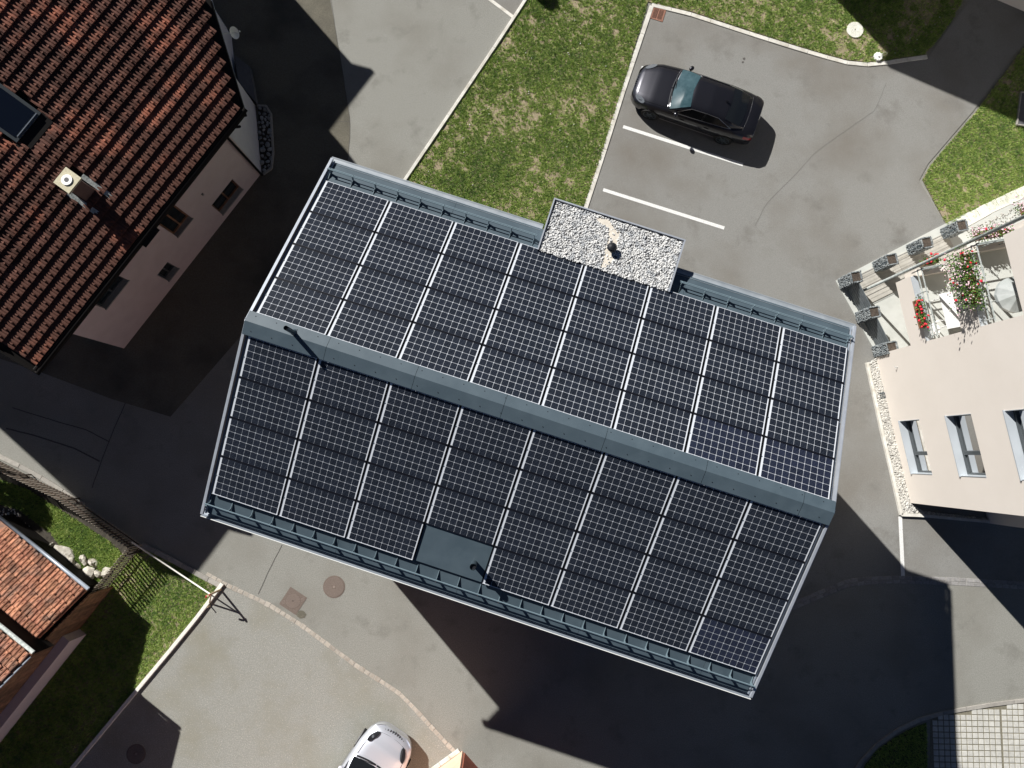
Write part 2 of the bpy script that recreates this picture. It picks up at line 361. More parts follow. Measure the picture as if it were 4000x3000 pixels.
sheet('old_forecourt', gp([(1282, -300), (1290, 0), (1312, 125), (1334, 250), (1352, 370), (1367, 460), (1366, 540), (1358, 640), (1300, 900), (666, 1628), (440, 1560), (180, 1462), (-300, 1300), (-900, 900), (200, -900)]), .004, M['old'])
sheet('courtyard', gp([(862, 2290), (1000, 2343), (1060, 2373), (1185, 2452), (1395, 2607), (1560, 2714), (1620, 2774), (1700, 2862), (1785, 2948), (1900, 3100), (1900, 3500), (0, 3500), (285, 3000), (520, 2715)]), .004, M['court'])
sheet('side_driveway', gp([(1905, -8), (2008, 66), (2052, 0), (2150, -160), (1700, -160)]), .004, M['park'])

def strip(name, pts, w, z, mt, parent=None, kind=None, z0=None):
    b = MB(); P = [np.array(p[:2]) for p in pts]
    for i in range(len(P) - 1):
        d = P[i + 1] - P[i]; n = np.array([-d[1], d[0]]) / np.linalg.norm(d) * w / 2
        b.prism([P[i] - n, P[i + 1] - n, P[i + 1] + n, P[i] + n], (z - .002) if z0 is None else z0, z, bottom=False)
    return b.build(name, mt, parent, kind=kind)
def resample(P, step):
    P = [np.array(p[:2]) for p in P]; out = []; acc = 0.0
    segs = [np.linalg.norm(P[i + 1] - P[i]) for i in range(len(P) - 1)]; T = sum(segs); n = max(1, round(T / step)); step = T / n
    for k in range(n + 1):
        s = k * step; i = 0
        while i < len(segs) - 1 and s > segs[i]: s -= segs[i]; i += 1
        out.append(P[i] + (P[i + 1] - P[i]) * s / segs[i])
    return out
def kerb(name, pts, w, h, seg, mt, part='kerb_stone', gap=.006, wj=0.0, off=0.0, kind='structure', label=None, cat=None, root=None, hj=.004, lj=0.0):
    P = resample(pts, seg)
    if root is None:
        b = MB()
        for i in range(len(P) - 1):
            d = P[i + 1] - P[i]; n = np.array([-d[1], d[0]]) / np.linalg.norm(d); A, B = P[i] + n * off, P[i + 1] + n * off; nn = n * (w / 2 - .004)
            b.prism([A - nn, B - nn, B + nn, A + nn], -.03, h * .55, bottom=False)
        root = b.build(name, M['kerbgrey'], kind=kind)
        if label: tag(root, label, cat)
    for i in range(len(P) - 1):
        d = P[i + 1] - P[i]; ln = np.linalg.norm(d); t = d / ln; n = np.array([-t[1], t[0]]); c = (P[i] + P[i + 1]) / 2 + n * off
        ww = w * (1 + random.uniform(-wj, wj)); ll = ln * (1 - random.uniform(0, lj)); hh = h + random.uniform(-hj, hj)
        q = [(-ll / 2 + gap, -ww / 2), (ll / 2 - gap, -ww / 2), (ll / 2 - gap, ww / 2), (-ll / 2 + gap, ww / 2)]
        q = [(x + random.uniform(-1, 1) * wj * .15 * w, y + random.uniform(-1, 1) * wj * .15 * w) for x, y in q]
        e = min(.008, w * .12); m_ = MB()
        lo = [(x, y, -.02) for x, y in q]; mi = [(x, y, hh - e) for x, y in q]; to = [(x * (1 - e / abs(x)), y * (1 - e / abs(y)), hh) for x, y in q]
        m_.add(lo + mi + to, [(8, 9, 10, 11)] + [(a + k, a + (k + 1) % 4, a + 4 + (k + 1) % 4, a + 4 + k) for a in (0, 4) for k in range(4)])
        me = meshdata(part, m_.v, m_.f, mt); rz = math.atan2(t[1], t[0])
        inst(part, me, Matrix.Translation((c[0], c[1], 0)) @ Matrix.Rotation(rz, 4, 'Z'), root)
    return root
kerb('left_lawn_kerb', gp([(2100, -70), (2052, 4), (1960, 146), (1760, 443), (1578, 712), (1480, 860)]), .115, .10, 1.5, M['kerb'], gap=.003)
strip('driveway_edging', gp([(1905, -8), (2004, 66)], 0), .12, .012, M['kerb'], kind='structure', z0=0)
kerb('parking_kerb_west', gp([(2546, 24), (2440, 340), (2340, 655), (2287, 815)]), .16, .035, 1.2, M['kerb'], gap=.003)
kerb('parking_kerb_north', gp([(2546, 20), (2697, 57), (2946, 138), (3090, 184), (3226, 224), (3312, 247), (3384, 254), (3452, 249), (3497, 240), (3621, 223)]), .155, .035, .8, M['kerb'], gap=.005)
# painted bay lines
for a, c in (((2434, 495), (2902, 644)), ((2356, 741), (2829, 891)), ((2505, 264), (2620, 300))):
    strip('bay_line', gp([a, c]), .125, .008, M['paint'], kind='structure')
strip('boundary_line', gp([(3516, 2018), (3527, 2250)]), .135, .008, M['paint'], kind='structure')
# seams, cracks and patches
def seam(pts, w=.02, m='line', z=.0085):
    P = resample(gp(pts), .25); P = [p + np.array([random.uniform(-.008, .008), random.uniform(-.008, .008)]) for p in P]
    strip('asphalt_seam', P, w, z, M[m], kind='structure')
seam([(1102, 2128), (1070, 2190), (1040, 2250), (1010, 2320)], .016)
seam([(3462, 325), (3420, 430), (3290, 520), (3180, 600), (3100, 690), (3052, 735), (2990, 800), (2950, 880)], .014, 'seam')
seam([(1252, 480), (1320, 476), (1366, 474)], .014); seam([(25, 1673), (150, 1705), (300, 1755), (390, 1802)], .05); seam([(50, 1592), (200, 1640), (340, 1680), (428, 1727)], .035)
seam([(490, 1575), (440, 1690), (400, 1790), (360, 1905)], .03); seam([(1290, -20), (1312, 125), (1334, 250), (1352, 370), (1367, 460), (1366, 540), (1358, 640)], .012)
for x_, y_, r_ in ((2907, 230, .055), (2902, 243, .045), (1178, 2400, .16)):
    c_ = G(x_, y_); MB().prism([(c_[0] + r_ * random.uniform(.75, 1.2) * math.cos(a), c_[1] + r_ * random.uniform(.75, 1.2) * math.sin(a)) for a in np.linspace(0, 2 * math.pi, 11)[:-1]], .002, .0075, bottom=False).build('oil_stain', M['old' if r_ > .1 else 'line'], kind='structure')
# grey kerb wall under the near garden and cobble border
kerb('garden_kerb', gp([(555, 2128), (650, 2175), (735, 2220), (800, 2255), (868, 2290)]), .17, .06, .5, M['kerbgrey'])
cb = gp([(806, 2242), (862, 2273), (900, 2292), (1000, 2338), (1060, 2368), (1185, 2447), (1290, 2525), (1395, 2602), (1490, 2662), (1560, 2708), (1620, 2768), (1700, 2856), (1780, 2940)])
kerb('cobble_border', cb, .15, .018, .21, M['cobble'], part='cobble', gap=.009, wj=.12, lj=.10)
r1 = gp([(3030, 2395), (3170, 2335), (3312, 2276), (3400, 2267), (3500, 2263), (3720, 2270), (4000, 2286), (4200, 2297)])
rc = kerb('granite_gutter_row', r1, .13, .016, .24, M['granite'], part='cobble', wj=.06, off=.065)
kerb('granite_gutter_row', r1, .13, .014, .26, M['granite'], part='cobble', wj=.06, off=-.075, root=rc)
kerb('road_kerb', gp([(-100, 1738), (0, 1783), (62, 1812), (150, 1858), (290, 1945), (330, 1972)]), .15, .05, .9, M['kerbgrey'])
kerb('lower_kerb', gp([(3310, 3060), (3350, 2990), (3400, 2930), (3470, 2873), (3550, 2825), (3640, 2792), (3750, 2772), (3870, 2752), (4000, 2735), (4150, 2720)]), .13, .05, .9, M['kerbgrey'])

# grass pavers: each slab a piece
pv = gp([(3634, 2797), (3750, 2778), (3870, 2758), (4000, 2741), (4180, 2722), (4180, 3130), (3626, 3130)])
pr = sheet('paved_parking_bay', pv, .010, M['joint'])
O = G(3640, 2800); X = G(4000, 2806) - G(3640, 2800); X /= np.linalg.norm(X); Y = np.array([-X[1], X[0], 0]); sp = .198
pvp = [p[:2] for p in pv]; cells = []
for i in range(-1, 24):
    for j in range(-20, 8):
        gx = i * sp + (.05 if i > 11 else 0); c = O + X * (gx + .09) + Y * (j * sp)
        cc = np.array([(c + X * a * .085 + Y * d * .085)[:2] for a, d in ((-1, -1), (1, -1), (1, 1), (-1, 1))])
        ppx, ppy = imgpx(c)
        if inside(cc, pvp).sum() >= 3 and ppx < 4060 and ppy < 3060: cells.append(c)
pm = MB(); h_ = .084
pm.add([(-h_, -h_, 0), (h_, -h_, 0), (h_, h_, 0), (-h_, h_, 0)] + [(-h_ + .006, -h_ + .006, .03), (h_ - .006, -h_ + .006, .03), (h_ - .006, h_ - .006, .03), (-h_ + .006, h_ - .006, .03)],
       [(4, 5, 6, 7), (0, 1, 5, 4), (1, 2, 6, 5), (2, 3, 7, 6), (3, 0, 4, 7)])
pme = meshdata('paver', pm.v, pm.f, M['paver']); az = math.atan2(X[1], X[0])
for c in cells[:300]:
    inst('paver', pme, Matrix.Translation((c[0], c[1], .0 + random.uniform(-.003, .003))) @ Matrix.Rotation(az + random.uniform(-.01, .01), 4, 'Z'), pr)

# ---------------------------------------------------------------- lawns
def lawn_base(name, pts, z=.03):
    P = gp(pts); sheet(name, P, z, M['dirt_shade'] if name == 'bank_soil_shade' else M['soil'], thick=.03); return P  # bank soil coloured dark for the shade behind the pickets
L1 = lawn_base('central_lawn_soil', [(2110, -70), (2062, 6), (1970, 150), (1770, 447), (1590, 712), (1460, 900), (2120, 1000), (2270, 830), (2332, 655), (2430, 340), (2530, 8), (2600, 24), (2700, 46), (2946, 126), (3090, 172), (3226, 212), (3312, 235), (3384, 243), (3452, 238), (3497, 229), (3612, 213), (3660, 158), (3715, 81), (3800, -70)])
lawn('central_lawn', 'patchy green lawn with bare earth spots between the grey road and the parking lot', L1, .03, 1550, dry=.75, bare=.27)
L2 = lawn_base('east_lawn_soil', [(3812, 436), (3634, 645), (3602, 702), (3646, 785), (3698, 880), (3790, 865), (3900, 810), (4000, 765), (4200, 690), (4200, 60), (4090, 60)])
lawn('east_lawn', 'green lawn wedge beside the cream house, half in shadow', L2, .03, 1500, dry=.7, bare=.42)
L3 = lawn_base('garden_lawn_soil', [(555, 2140), (650, 2187), (735, 2232), (800, 2267), (850, 2297), (512, 2715), (275, 3010), (180, 3130), (-200, 3130), (-200, 2900), (390, 2340), (520, 2170)])
lawn('garden_lawn', 'small sunny lawn wedge under the white boom beside the courtyard', L3, .03, 1500, dry=.7, bare=.6)
L4 = lawn_base('bank_soil_shade', [(-150, 1735), (0, 1800), (130, 1868), (290, 1970), (420, 2055), (560, 2148), (500, 2225), (405, 2325), (330, 2290), (0, 2040), (-150, 1930)])
lawn('garden_bank', 'strip of yellowish green ground cover behind the long picket fence', gp([(-150, 1850), (0, 1872), (110, 1912), (250, 1998), (420, 2110), (515, 2190), (405, 2310), (340, 2270), (250, 2150), (200, 2080), (80, 1990), (-150, 1920)]), .03, 2600, dry=.6, bare=2)
L5 = gp([(3345, 3060), (3380, 2985), (3430, 2925), (3500, 2876), (3560, 2844), (3618, 2822), (3622, 3060)])
sheet('roadside_soil', L5, .012, M['dirt_shade']); lawn('roadside_grass', 'dark shaded grass patch beside the square pavers', L5, .012, 1200, dry=.2, bare=2)

q = rand_in(L1, 900)[:70]; tag(pebbles('lawn_pebbles', np.c_[q, np.full(len(q), .06)], .024, M['peb']), 'small white stones scattered over the central lawn', 'pebbles')
# ---------------------------------------------------------------- iron covers, lids
def disc(b, c, r, z0, z1, n=32):
    return b.prism([(c[0] + r * math.cos(2 * math.pi * k / n), c[1] + r * math.sin(2 * math.pi * k / n)) for k in range(n)], z0, z1)
def manhole(px, py, r, label, rz=.07, mt='rust2'):
    c = G(px, py); t = thing('manhole_cover', label, 'manhole cover', c, 0, 'iron manhole covers')
    disc(MB(), c, r, 0, .007).build('frame', M[mt], t); disc(MB(), c, r * .93, .007, .011).build('lid', M[mt], t)
    b = MB(); y = -r * .84
    while y < r * .85:
        hw = math.sqrt((r * .88) ** 2 - y * y)
        if abs(y) < .07: 
            for s in (-1, 1): b.box(c + np.array([math.cos(rz) * s * (hw + .07) / 2 - math.sin(rz) * y, math.sin(rz) * s * (hw + .07) / 2 + math.cos(rz) * y, .014]), (hw - .07, .011, .006), rz)
        else: b.box(c + np.array([-math.sin(rz) * y, math.cos(rz) * y, .014]), (2 * hw, .011, .006), rz)
        y += .033
    b.build('rib', M['rust3'], t, kind='stuff'); disc(MB(), c, .045, .011, .018, 16).build('boss', M['rust3'], t)
    return t
manhole(1305, 2292, .385, 'round brown manhole cover with straight ribs in the road')
manhole(532, 2945, .33, 'round manhole cover lying in shadow at the courtyard edge', .5)
c = G(1145, 2347); az = math.atan2(*(G(1197, 2338) - G(1134, 2296))[[1, 0]])
t = thing('square_manhole_cover', 'square iron cover with round lid beside the cobble border', 'manhole cover', c, 0, 'iron manhole covers')
MB().box(c + [0, 0, .004], (.70, .70, .008), az).build('frame', M['rust2'], t)
b = MB()
for k in range(-11, 12):
    for s in (0, 1):
        o_ = k * .042; L_ = .66 - abs(o_) * .5
        u = np.array([math.cos(az + .95), math.sin(az + .95), 0]); v = np.array([-u[1], u[0], 0])
        hw = .30 + .12 * (1 - abs(o_) / .46)
        i0 = math.sqrt(max(0, .27 ** 2 - o_ ** 2)) + .01
        sg = 1 if s else -1
        mid = (i0 + hw) / 2; pc = u * sg * mid + v * o_
        ca, sa = math.cos(-az), math.sin(-az); ex = [(pc + u * sg * (hw - i0) / 2 * q) for q in (-1, 1)]
        ok = all(abs(e[0] * ca - e[1] * sa) < .335 and abs(e[0] * sa + e[1] * ca) < .335 for e in ex)
        if ok and hw > i0: b.box(c + pc + [0, 0, .010], (hw - i0, .014, .006), az + .95)
b.build('corner_rib', M['rust3'], t, kind='stuff')
disc(MB(), c, .262, .008, .012).build('lid', M['rust2'], t)
b = MB()
for k in range(-7, 8):
    o_ = k * .033; hw = math.sqrt(.245 ** 2 - o_ ** 2); u = np.array([math.cos(az - .55), math.sin(az - .55), 0]); v = np.array([-u[1], u[0], 0]); b.box(c + v * o_ + [0, 0, .0145], (2 * hw, .011, .006), az - .55)
b.build('rib', M['rust3'], t, kind='stuff'); disc(MB(), c, .02, .012, .019, 12).build('key_hole', M['black'], t)
# rust coloured storm grate
c = G(2570, 56); az = math.atan2(*(G(2597, 42) - G(2552, 28))[[1, 0]])
t = thing('storm_drain_grate', 'rust red storm drain grate in the kerb corner of the parking lot', 'drain grate', c)
def lc(x, y, z): return c + np.array([math.cos(az) * x - math.sin(az) * y, math.sin(az) * x + math.cos(az) * y, z])
MB().box(lc(0, 0, .006), (.47, .47, .006), az).build('pit', M['black'], t)
b = MB()
for x, y, sx, sy in ((-.22, 0, .06, .5), (.22, 0, .06, .5), (0, .225, .4, .05), (0, -.225, .4, .05), (0, 0, .035, .4)): b.box(lc(x, y, .014), (sx, sy, .014), az)
b.build('frame', M['rust'], t)
bar = MB()
for k in range(4): bar.box((-.06 + k * .04, .008 * math.sin(k * 1.6), 0), (.042, .018, .012), .25 * math.cos(k * 1.6))
bme = meshdata('bar', bar.v, bar.f, M['rust'])
for i in range(9):
    for s in (-1, 1): inst('bar', bme, Matrix.Translation(Vector(lc(s * .105, -.175 + i * .044, .015))) @ Matrix.Rotation(az, 4, 'Z'), t)
c = G(3340, 116, .06); t = thing('concrete_lid', 'large round pale concrete lid in the lawn at the shadow edge', 'concrete lid', G(3340, 116))
disc(MB(), c, .315, .0, .07).build('slab', M['conc'], t); disc(MB(), c, .016, .07, .078, 10).build('lifting_hole', M['black'], t)
c = G(3431, 220, .1); t = thing('garden_tap_cover', 'small white scalloped cover with wire loop in the lawn near the kerb', 'tap cover', G(3431, 220))
MB().prism([(c[0] + (.165 + .012 * math.cos(10 * a)) * math.cos(a), c[1] + (.165 + .012 * math.cos(10 * a)) * math.sin(a)) for a in np.linspace(0, 2 * math.pi, 61)[:-1]], .02, .12).build('cover', M['white'], t, bevel=.02)
disc(MB(), c, .035, .12, .16, 12).build('knob', M['white'], t)
d = G(3462, 208, .1) - c; d /= np.linalg.norm(d); n_ = np.array([-d[1], d[0], 0])
MB().tube([c + d * (.15 + .11 * (1 - math.cos(a))) + n_ * .05 * math.sin(a) + [0, 0, .02] for a in np.linspace(0, 2 * math.pi, 20)], .009, 6).build('wire_loop', M['kerb'], t)

# ---------------------------------------------------------------- the solar building
BO = np.array([0.74495547, 0.92198579, CAMH - 16.0514540]); BA = R(-18.0822636)
BX = np.array([math.cos(BA), math.sin(BA), 0]); BY = np.array([-BX[1], BX[0], 0]); AL = R(17.972)
RZ = BO[2]
def LB(v): return BO * [1, 1, 0] + BX * v[0] + BY * v[1] + np.array([0, 0, v[2]])       # z above ground
def slope_T(sg):        # (x along ridge, s down the slope from the ridge line, h above the panel plane)
    def T(v):
        x, s, h = v; return LB((x, sg * (s * math.cos(AL) + h * math.sin(AL)), RZ - s * math.sin(AL) + h * math.cos(AL)))
    return T
US, LS = slope_T(1), slope_T(-1)
bld = thing('solar_building', 'grey metal roofed building covered with solar panels in the middle of the picture', 'building', (BO[0], BO[1], 0), BA)
MB(LB).prism([(-6.44, -4.27), (6.44, -4.27), (6.44, 4.27), (-6.44, 4.27)], -.1, 7.75).build('wall', M['render_w'], bld)
for q in (-1, 1): MB(LB).add([(q * 6.44, -4.27, 7.75), (q * 6.44, 4.27, 7.75), (q * 6.44, 0, 9.2)], [(0, 1, 2) if q < 0 else (2, 1, 0)]).build('gable_wall', M['render_w'], bld)
SE = 4.96       # slope length to the eave
for T, nm in ((US, 'u'), (LS, 'l')):
    x0s = [-6.9, -3.6, -.5, 2.6, 5.7, 6.9]
    for i in range(5):
        MB(T).box(((x0s[i] + x0s[i + 1]) / 2, SE / 2 + .02, -.135), (x0s[i + 1] - x0s[i] - .006, SE - .04, .05)).build('roof_sheet', M['metal'], bld)
    MB(T).box((0, 2.27, -.085), (13.74, 4.06, .03)).build('panel_gap_shade', M['under'], bld)  # black sheet paints the shade seen between the panels
    MB(T).box((0, 4.60, -.205), (13.96, .74, .06)).build('eave_light_stop', M['metald'], bld)  # unseen slab added to stop light leaking past the eave
    for s in (-1, 1):
        b = MB(T); b.box((s * 6.985, SE / 2, -.04), (.055, SE + .06, .08)); b.build('verge_trim', M['verge'], bld)
        MB(T).box((s * 6.918, SE / 2, -.075), (.034, SE, .03)).build('verge_groove', M['zinc'], bld)
        MB(T).box((s * 7.02, SE / 2, -.10), (.014, SE + .07, .18)).build('barge_board', M['verge'], bld)
# cover sheet where one panel is missing
MB(LS).box((-.86, .344 + 3.5 * 1.0095, -.05), (1.70, 1.0, .02)).build('cover_sheet', M['metal'], bld)
# ridge cap in lengths
cx = [-6.99, -5.02, -2.9, -.78, 1.62, 3.98, 6.26, 6.99]
for i in range(7):
    b = MB(LB); a0, a1 = cx[i] + .004, cx[i + 1] - .004
    prof = [(.235, RZ - .058), (.23, RZ - .005), (-.03, RZ + .075), (-.33, RZ - .035), (-.335, RZ - .085)]
    for k in range(4): b.quad((a0, prof[k][0], prof[k][1]), (a0, prof[k + 1][0], prof[k + 1][1]), (a1, prof[k + 1][0], prof[k + 1][1]), (a1, prof[k][0], prof[k][1]))
    b.build('ridge_cap', M['metal'], bld)
b = MB(LB)
for i in range(28):
    for y, z in ((.14, .028), (-.22, .012)): b.box((-6.8 + i * .5, y, RZ + z), (.014, .014, .012))
b.build('cap_screw', M['black'], bld, kind='stuff')
# gutters
def gutter(T, x0, x1, nm='gutter', up=False):
    prof = [(4.93, -.13), (4.935, -.25), (4.98, -.285), (5.06, -.285), (5.105, -.24), (5.11, -.125), (5.095, -.125), (5.09, -.23), (5.05, -.27), (4.985, -.27), (4.95, -.24)]
    if up: prof = [(4.90, -.10), (4.905, -.16), (4.95, -.20), (5.06, -.20), (5.105, -.17), (5.11, -.105), (5.10, -.105), (5.07, -.125), (5.03, -.135), (4.98, -.135), (4.93, -.12)]
    b = MB(T); n = len(prof); b.add([(x, s, h) for x in (x0, x1) for s, h in prof], [(k, (k + 1) % n, n + (k + 1) % n, n + k) for k in range(n)] + [tuple(range(n))[::-1], tuple(range(n, 2 * n))])
    g = b.build(nm, M['guttl' if up else 'zinc'], bld)
    b = MB(T); b.tube([(x0, 5.105, -.118), (x1, 5.105, -.118)], .009, 6); b.build('gutter_lip', M['white'], g)
gutter(LS, -7.05, 7.05); gutter(US, -7.05, -1.30, up=True); gutter(US, 2.30, 7.05, up=True)
# snow guards: two rails carried by brackets
def guard(T, x0, x1, step, s0):
    root = MB(T).tube([(x0, s0 + .02, .12), (x1, s0 + .02, .12)], .016, 6).build('snow_guard', M['rail'], bld)
    MB(T).tube([(x0, s0 + .095, .06), (x1, s0 + .095, .06)], .016, 6).build('rail', M['rail'], root)
    br = MB(); br.add([(-.006, -.15, -.10), (-.006, .10, -.10), (-.006, .10, .08), (-.006, .02, .125), (-.006, .03, -.04), (.006, -.15, -.10), (.006, .10, -.10), (.006, .10, .08), (.006, .02, .125), (.006, .03, -.04)],
       [(0, 1, 4), (1, 2, 3, 4), (9, 6, 5), (9, 8, 7, 6), (0, 5, 6, 1), (1, 6, 7, 2), (2, 7, 8, 3), (3, 8, 9, 4), (4, 9, 5, 0)])
    n = round((x1 - x0 - .1) / step)
    for i in range(n + 1):
        x = x0 + .05 + (x1 - x0 - .1) * i / n
        m_ = MB(lambda v, x=x: T((x + v[0], s0 + v[1], v[2]))); m_.v = []; m_.add(br.v, br.f); m_.build('bracket', M['rail'], root)
guard(US, -6.92, -1.36, .6, 4.52); guard(US, 2.42, 6.92, .6, 4.52); guard(LS, -6.92, 6.92, .52, 4.60)
# feet of the panel rows poking out at the eaves
# pipes
def pipe(x, y, z0, z1, r, label, extra=True):
    b = MB(LB); b.tube([(x, y, z0), (x, y, z1)], r, 16, caps=False); b.tube([(x, y, z0), (x, y, z1)], r * .8, 16, caps=False)
    k = b.build('vent_pipe', M['metald'], bld, smooth=True); k['label'] = label
    b = MB(LB); b.tube([(x, y, z1 - .05), (x, y, z1 - .045)], r * .8, 16); b.build('pipe_mouth', M['black'], k)
    b = MB(LB); b.tube([(x, y, z0 - .05), (x, y, z0 + .10)], [r * 2.3, r], 16, caps=False); b.build('pipe_collar', M['metal'], k, smooth=True)
pipe(-5.85, .055, RZ, RZ + .62, .052, 'thin pipe standing on the ridge'); pipe(-.31, -3.76, 8.02, 8.78, .078, 'short pipe in the gap of the missing panel')
# the stair tower with the gravel roof
AZ = 8.17; ax0, ax1, ay0, ay1 = -1.238, 2.225, 4.02, 5.42
an = MB(LB).prism([(ax0 + .04, ay0 - .3), (ax1 - .04, ay0 - .3), (ax1 - .04, ay1 - .04), (ax0 + .04, ay1 - .04)], -.1, AZ - .05).build('stair_tower', M['render_w'], bld)
MB(LB).box(((ax0 + ax1) / 2, (ay0 + ay1) / 2, AZ - .035), (ax1 - ax0 - .1, ay1 - ay0 - .06, .03)).build('gravel_bed', M['gravelb'], an)
for a, d, e, f in ((ax0, ay0, ax0 + .035, ay1), (ax1 - .035, ay0, ax1, ay1), (ax0 + .037, ay1 - .035, ax1 - .037, ay1)):
    MB(LB).prism([(a, d), (e, d), (e, f), (a, f)], AZ - .28, AZ + .05).build('roof_edge', M['verge'], an)
pc = LB((.52, 4.62, AZ)); fl = [(1965, 0)]
flp = [LB((x, y, 0)) for x, y in ((-.1, 5.28), (.25, 5.33), (.42, 5.16), (.60, 5.12), (.62, 4.9), (.62, 4.55), (.66, 4.35), (.52, 4.12), (.42, 4.10), (.40, 4.4), (.36, 4.62), (.38, 4.85), (.30, 5.1), (-.05, 5.22))]
fb = MB(); fb.prism([p[:2] for p in flp], AZ - .019, AZ - .008); fb.build('fleece_patch', M['fleece'], an)
pts = rand_in([LB(q + (0,)) for q in ((ax0 + .05, ay0), (ax1 - .05, ay0), (ax1 - .05, ay1 - .05), (ax0 + .05, ay1 - .05))], 11000)
ins = inside(pts, [p[:2] for p in flp]); dd = np.hypot(pts[:, 0] - pc[0], pts[:, 1] - pc[1])
dark = vnoise(pts[:, 0], pts[:, 1], 5, 2) > .9
keep = (~ins | (rng.random(len(pts)) < .10)) & (dd > .1) & ~(dark & (rng.random(len(pts)) < .55)); pts = pts[keep]
pebbles('roof_gravel', np.c_[pts, AZ - .02 + .028 * rng.random(len(pts))], .024, M['gravel'], an)
b = MB(); b.tube([pc + [0, 0, -.02], pc + [0, 0, .16]], .07, 14); v = b.build('roof_vent', M['black'], an)
b = MB(); b.tube([pc + [0, 0, .13], pc + [0, 0, .16], pc + [0, 0, .2], pc + [0, 0, .215]], [.12, .125, .09, .03], 14); b.build('vent_hood', M['black'], v)

# ---------------------------------------------------------------- solar panels, each a thing with its own cells
PW, PH = 1.72, 1.0095
cm = MB(); h_ = .0757; hy = .0767; ch = .009
oc = [(-h_ + ch, -hy), (h_ - ch, -hy), (h_, -hy + ch), (h_, hy - ch), (h_ - ch, hy), (-h_ + ch, hy), (-h_, hy - ch), (-h_, -hy + ch)]
cm.add([(x, y, 0) for x, y in oc] + [(x, y, .0025) for x, y in oc], [tuple(range(8, 16))] + [(k, (k + 1) % 8, 8 + (k + 1) % 8, 8 + k) for k in range(8)])
cme = meshdata('cell', cm.v, cm.f, M['cell']); cmeb = meshdata('cell', cm.v, cm.f, M['cellblue'])
PM = {}
def panel_parts(top, bot):
    k = (top, bot)
    if k in PM: return PM[k]
    s = MB().box((-.0005, 0, -.004), (1.670, .985, .004)); sh = meshdata('backsheet', s.v, s.f, M['sheet'])
    f = MB(); f.box((0, 0, 0), (.011, .997, .036))
    fr = meshdata('side_frame', f.v, f.f, M['under'])
    e = MB(); tt = .012 if top else .020; bb = .012 if bot else .020
    e.box((0, .4985 - tt / 2, -.010), (1.674, tt, .0355)); et = meshdata('edge_rail', e.v, e.f, M['sheet'] if top else M['celledge'])
    e = MB(); e.box((0, -.4985 + bb / 2, -.010), (1.674, bb, .0355)); eb = meshdata('edge_rail', e.v, e.f, M['sheet'] if bot else M['celledge'])
    j = MB().box((0, 0, 0), (.022, .022, .006)); jj = meshdata('clamp', j.v, j.f, M['metald'])
    PM[k] = (sh, fr, et, eb, jj); return PM[k]
ordn = ['first', 'second', 'third', 'fourth', 'fifth', 'sixth', 'seventh', 'eighth']
rown = ['row touching the ridge', 'second row from the ridge', 'third row from the ridge', 'row along the eave']
for sg, T, d0, nm in ((1, US, .2409, 'upper slope by the gravel roof'), (-1, LS, .3442, 'lower slope facing the road')):
    for r in range(4):
        for c_ in range(8):
            if sg == -1 and r == 3 and c_ == 3: continue
            x = -4 * PW + PW * (c_ + .5); s = d0 + PH * (r + .5)
            P0 = T((x, s, -.002 if True else 0)); ex = T((x + 1, s, 0)) - T((x, s, 0)); ed = T((x, s + sg, 0)) - T((x, s, 0)); nn = np.cross(ex, ed)
            mtx = Matrix(((ex[0], ed[0], nn[0], P0[0]), (ex[1], ed[1], nn[1], P0[1]), (ex[2], ed[2], nn[2], P0[2]), (0, 0, 0, 1)))
            mtx = mtx @ Matrix.Rotation(random.uniform(-.004, .004), 4, 'X') @ Matrix.Rotation(random.uniform(-.004, .004), 4, 'Y')
            p = bpy.data.objects.new('solar_panel', None); p.empty_display_size = .2; p.matrix_basis = mtx; COL.objects.link(p)
            p.parent = bld; p.matrix_parent_inverse = bld.matrix_basis.inverted()
            top = (sg == 1 and r == 3) or (sg == -1 and r == 0); bot = (sg == 1 and r == 0) or (sg == -1 and r == 3)
            sh, fr, et, eb, jj = panel_parts(top, bot)
            def sub(name, me, m_):
                o = bpy.data.objects.new(name, me); o.matrix_basis = m_; COL.objects.link(o); o.parent = p; return o
            for name, me in (('backsheet', sh), ('edge_rail', et), ('edge_rail', eb)): sub(name, me, Matrix())
            for q in (-.8435, .8425): sub('side_frame', fr, Matrix.Translation((q, 0, -.010)))
            sub('clamp', jj, Matrix.Translation((-.835, 0, .009)))
            blue = (sg == 1 and r == 0 and c_ >= 6) or (sg == -1 and r == 3 and c_ == 7)
            if blue: p['label'] = 'bluer solar panel than its neighbours'
            oy = .003 if top else (-.003 if bot else 0)
            for i in range(10):
                for j in range(6):
                    sub('cell', cmeb if blue else cme, Matrix.Translation((-.7855 + .0792 + .004 + i * .1590, -.4025 + .1610 * j + oy, -.0018)))
# ---------------------------------------------------------------- old house with the clay tile roof, left
ZE = 5.08
HC = G(957, 450, ZE); HC2 = G(159, 1458, ZE); He = (HC - HC2) / np.linalg.norm(HC - HC2); Hm = np.array([-He[1], He[0], 0])
TB = math.tan(R(25)); CB, SB = math.cos(R(25)), math.sin(R(25))
def HR(v):      # (along the eave, horizontal distance up the roof, height above the roof plane)
    e_, m_, h = v; return HC + He * e_ + Hm * (m_ - h * SB) + np.array([0, 0, m_ * TB + h * CB])
LE = -np.linalg.norm(HC - HC2)
RM = 7.2
def e_right(m_): return .852 * m_ if m_ < 2.3 else 1.96 + (m_ - 2.3) * .247
house = thing('tiled_house', 'old mauve house with weathered red clay tile roof, chimney and dark gutter', 'house', HC * [1, 1, 0], math.atan2(He[1], He[0]))
slab = MB()
near = [(LE, .06), (0, .06), (1.96, 2.3), (3.17, RM), (LE, RM)]
